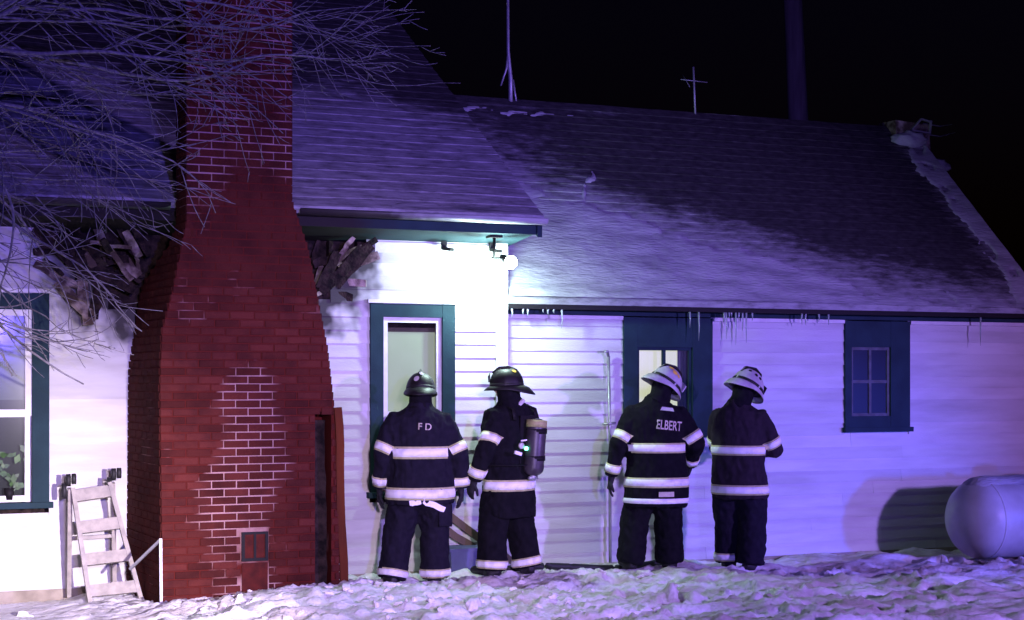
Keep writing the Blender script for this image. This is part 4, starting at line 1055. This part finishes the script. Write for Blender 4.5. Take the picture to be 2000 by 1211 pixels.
for z in (1.06, 1.30):
    b = MB(); b.tube([(.08 + (z - 1.16) * .1, -.262, z - .022), (.08 + (z - 1.16) * .1, -.262, z + .022)], .0955, 24); b.build('cylinder_strap', M_dark, ap, True)
b = MB(); b.tube([(.092, -.262, 1.335), (.098, -.262, 1.40)], .0945, 24); b.build('cylinder_label', mat('dull_yellow_label', (.42, .40, .16), (.3, .28, .12), .6, 30), ap, True)
for sx in (-.11, .17):
    b = MB(); pts = [(sx, -.20, 1.40), (sx * .95, -.17, 1.50), (sx * .95, -.02, 1.545), (sx, .13, 1.45), (sx * 1.1, .20, 1.2)]; b.tube(pts, [(.026, .01)] * 5, 8); b.build('shoulder_strap', M_dark, ap, True)
b = MB(); b.tube([(math.cos(a) * .30, -.01 + math.sin(a) * .235, 1.0) for a in [2 * math.pi * i / 32 for i in range(33)]], [(.008, .028)] * 33, 8, (0, 0, 1)); b.build('waist_belt', M_dark, ap, True)
b = MB(); b.tube([(-.085, -.262, 1.175), (-.085, -.235, 1.175)], .028, 14); b.build('gauge', M_patchw, ap, True)
b = MB(); b.bar((-.17, -.255, 1.12), (-.10, -.265, 1.10), .02, .03); b.bar((-.10, -.262, 1.22), (-.03, -.262, 1.225), .008, .012); b.build('buckle', M_silver, ap)
M_led = mat('green_led', (.1, .9, .4), emit=(.12, 1.0, .40), estr=9)
b = MB(); b.sphere((-.035, -.262, 1.15), .019, 10, 8); b.build('green_light', M_led, ap, True)

# 3: ELBERT on the back, pale helmet, head turned to the right
A = {-1: hang(-1, .345, -.06, 1.14, .395, .0, .86), 1: ((.20, -.015, 1.39), (.36, -.03, 1.13), (.35, .19, .95))}
LG = {-1: leg(-1, .24, -.03), 1: leg(1, .13, .01)}
P, coat, cbv, tr, pbv, tl = firefighter('firefighter in pale helmet with yellow stickers and ELBERT across the back', (6.70, -.72, ground_h(6.70, -.72) + .0), -20, 1.04, A, LG, {'pitch': 36, 'yaw': -56, 'dx': .085, 'dy': .03, 'roll': 4, 'hs': 1.10},
    M_coat_black, M_coat_black, .57, 27, dict(shell_m=M_hwhite, brim_m=M_hwhite, stickers=((140, 44, .028, M_sticker), (112, 30, .030, M_sticker), (88, 24, .020, M_sticker)), front_mat=M_hwhite), width=1.09)
band(cbv, P, tl(0, -.015, 1.10), (0, 0, 1), (1, 0, 0), BAND_TORSO, .09)
band(cbv, P, tl(0, -.01, .79), (0, 0, 1), (1, 0, 0), (.36, .30), .09)
sleeve_bands(cbv, P, A, tl, ((0, .78), (1, .80)))
lettering('ELBERT', cbv, P, .10, 1.30, .085, M_letter, -.10, .62)
b = MB()
for k in range(13):
    a = R(-150 + 118 * k / 12)
b = strip('coat_tail_strip', cbv, ring_rows(tl(0, -.01, .625), (0, 0, 1), (1, 0, 0), .045, (.36, .30)), M_silver, P, .007)
h = [cbv.ray_cast(Vector((x, -1, z)), Vector((0, 1, 0)), 3)[0] for x, z in ((.0, .665), (.14, .665), (.14, .71), (.0, .71))]
if all(h):
    b = MB(); b.add([p + Vector((0, -.018, 0)) for p in h] + [p for p in h], [(0, 1, 2, 3), (0, 4, 5, 1), (1, 5, 6, 2), (2, 6, 7, 3), (3, 7, 4, 0)]); b.build('name_patch', M_letter, P)
h = [cbv.ray_cast(Vector((x, -1, z)), Vector((0, 1, 0)), 3)[0] for x, z in ((.02, 1.44), (.15, 1.425), (.14, 1.455), (.04, 1.468))]
if all(h):
    b = MB(); b.add([p + Vector((0, -.014, .004)) for p in h] + [p for p in h], [(0, 1, 2, 3), (0, 4, 5, 1), (1, 5, 6, 2), (2, 6, 7, 3), (3, 7, 4, 0)]); b.build('collar_tab', M_patchw, P)

# 4: facing the right, arms folded, white and black helmet
A = {-1: ((-.19, -.01, 1.40), (-.28, .12, 1.12), (-.06, .32, 1.15)), 1: ((.19, -.01, 1.40), (.30, .10, 1.10), (.08, .33, 1.10))}
LG = {-1: leg(-1, .12, .05), 1: leg(1, .11, -.02)}
P, coat, cbv, tr, pbv, tl = firefighter('firefighter with folded arms in white helmet with black crest', (7.62, -.70, ground_h(7.62, -.70) - .01), -50, 1.05, A, LG, {'pitch': 32, 'yaw': -20, 'dx': .05, 'dy': .05, 'roll': 2, 'hs': 1.15},
    M_coat_brown, M_coat_navy, .66, 52, dict(shell_m=M_hwhite, brim_m=M_hwhite, stickers=((118, 24, .018, M_hblack), (95, 20, .016, M_hblack), (150, 30, .015, M_hblack)), front_mat=M_hblack))
band(cbv, P, tl(0, -.015, 1.10), (0, 0, 1), (1, 0, 0), BAND_TORSO, .09)
band(cbv, P, tl(0, -.01, .74), (0, 0, 1), (1, 0, 0), (.36, .30), .09)
sleeve_bands(cbv, P, A, tl, ((0, .80), (1, .60)))
cuff_bands(pbv, P, {-1: LG[-1]}, .86)
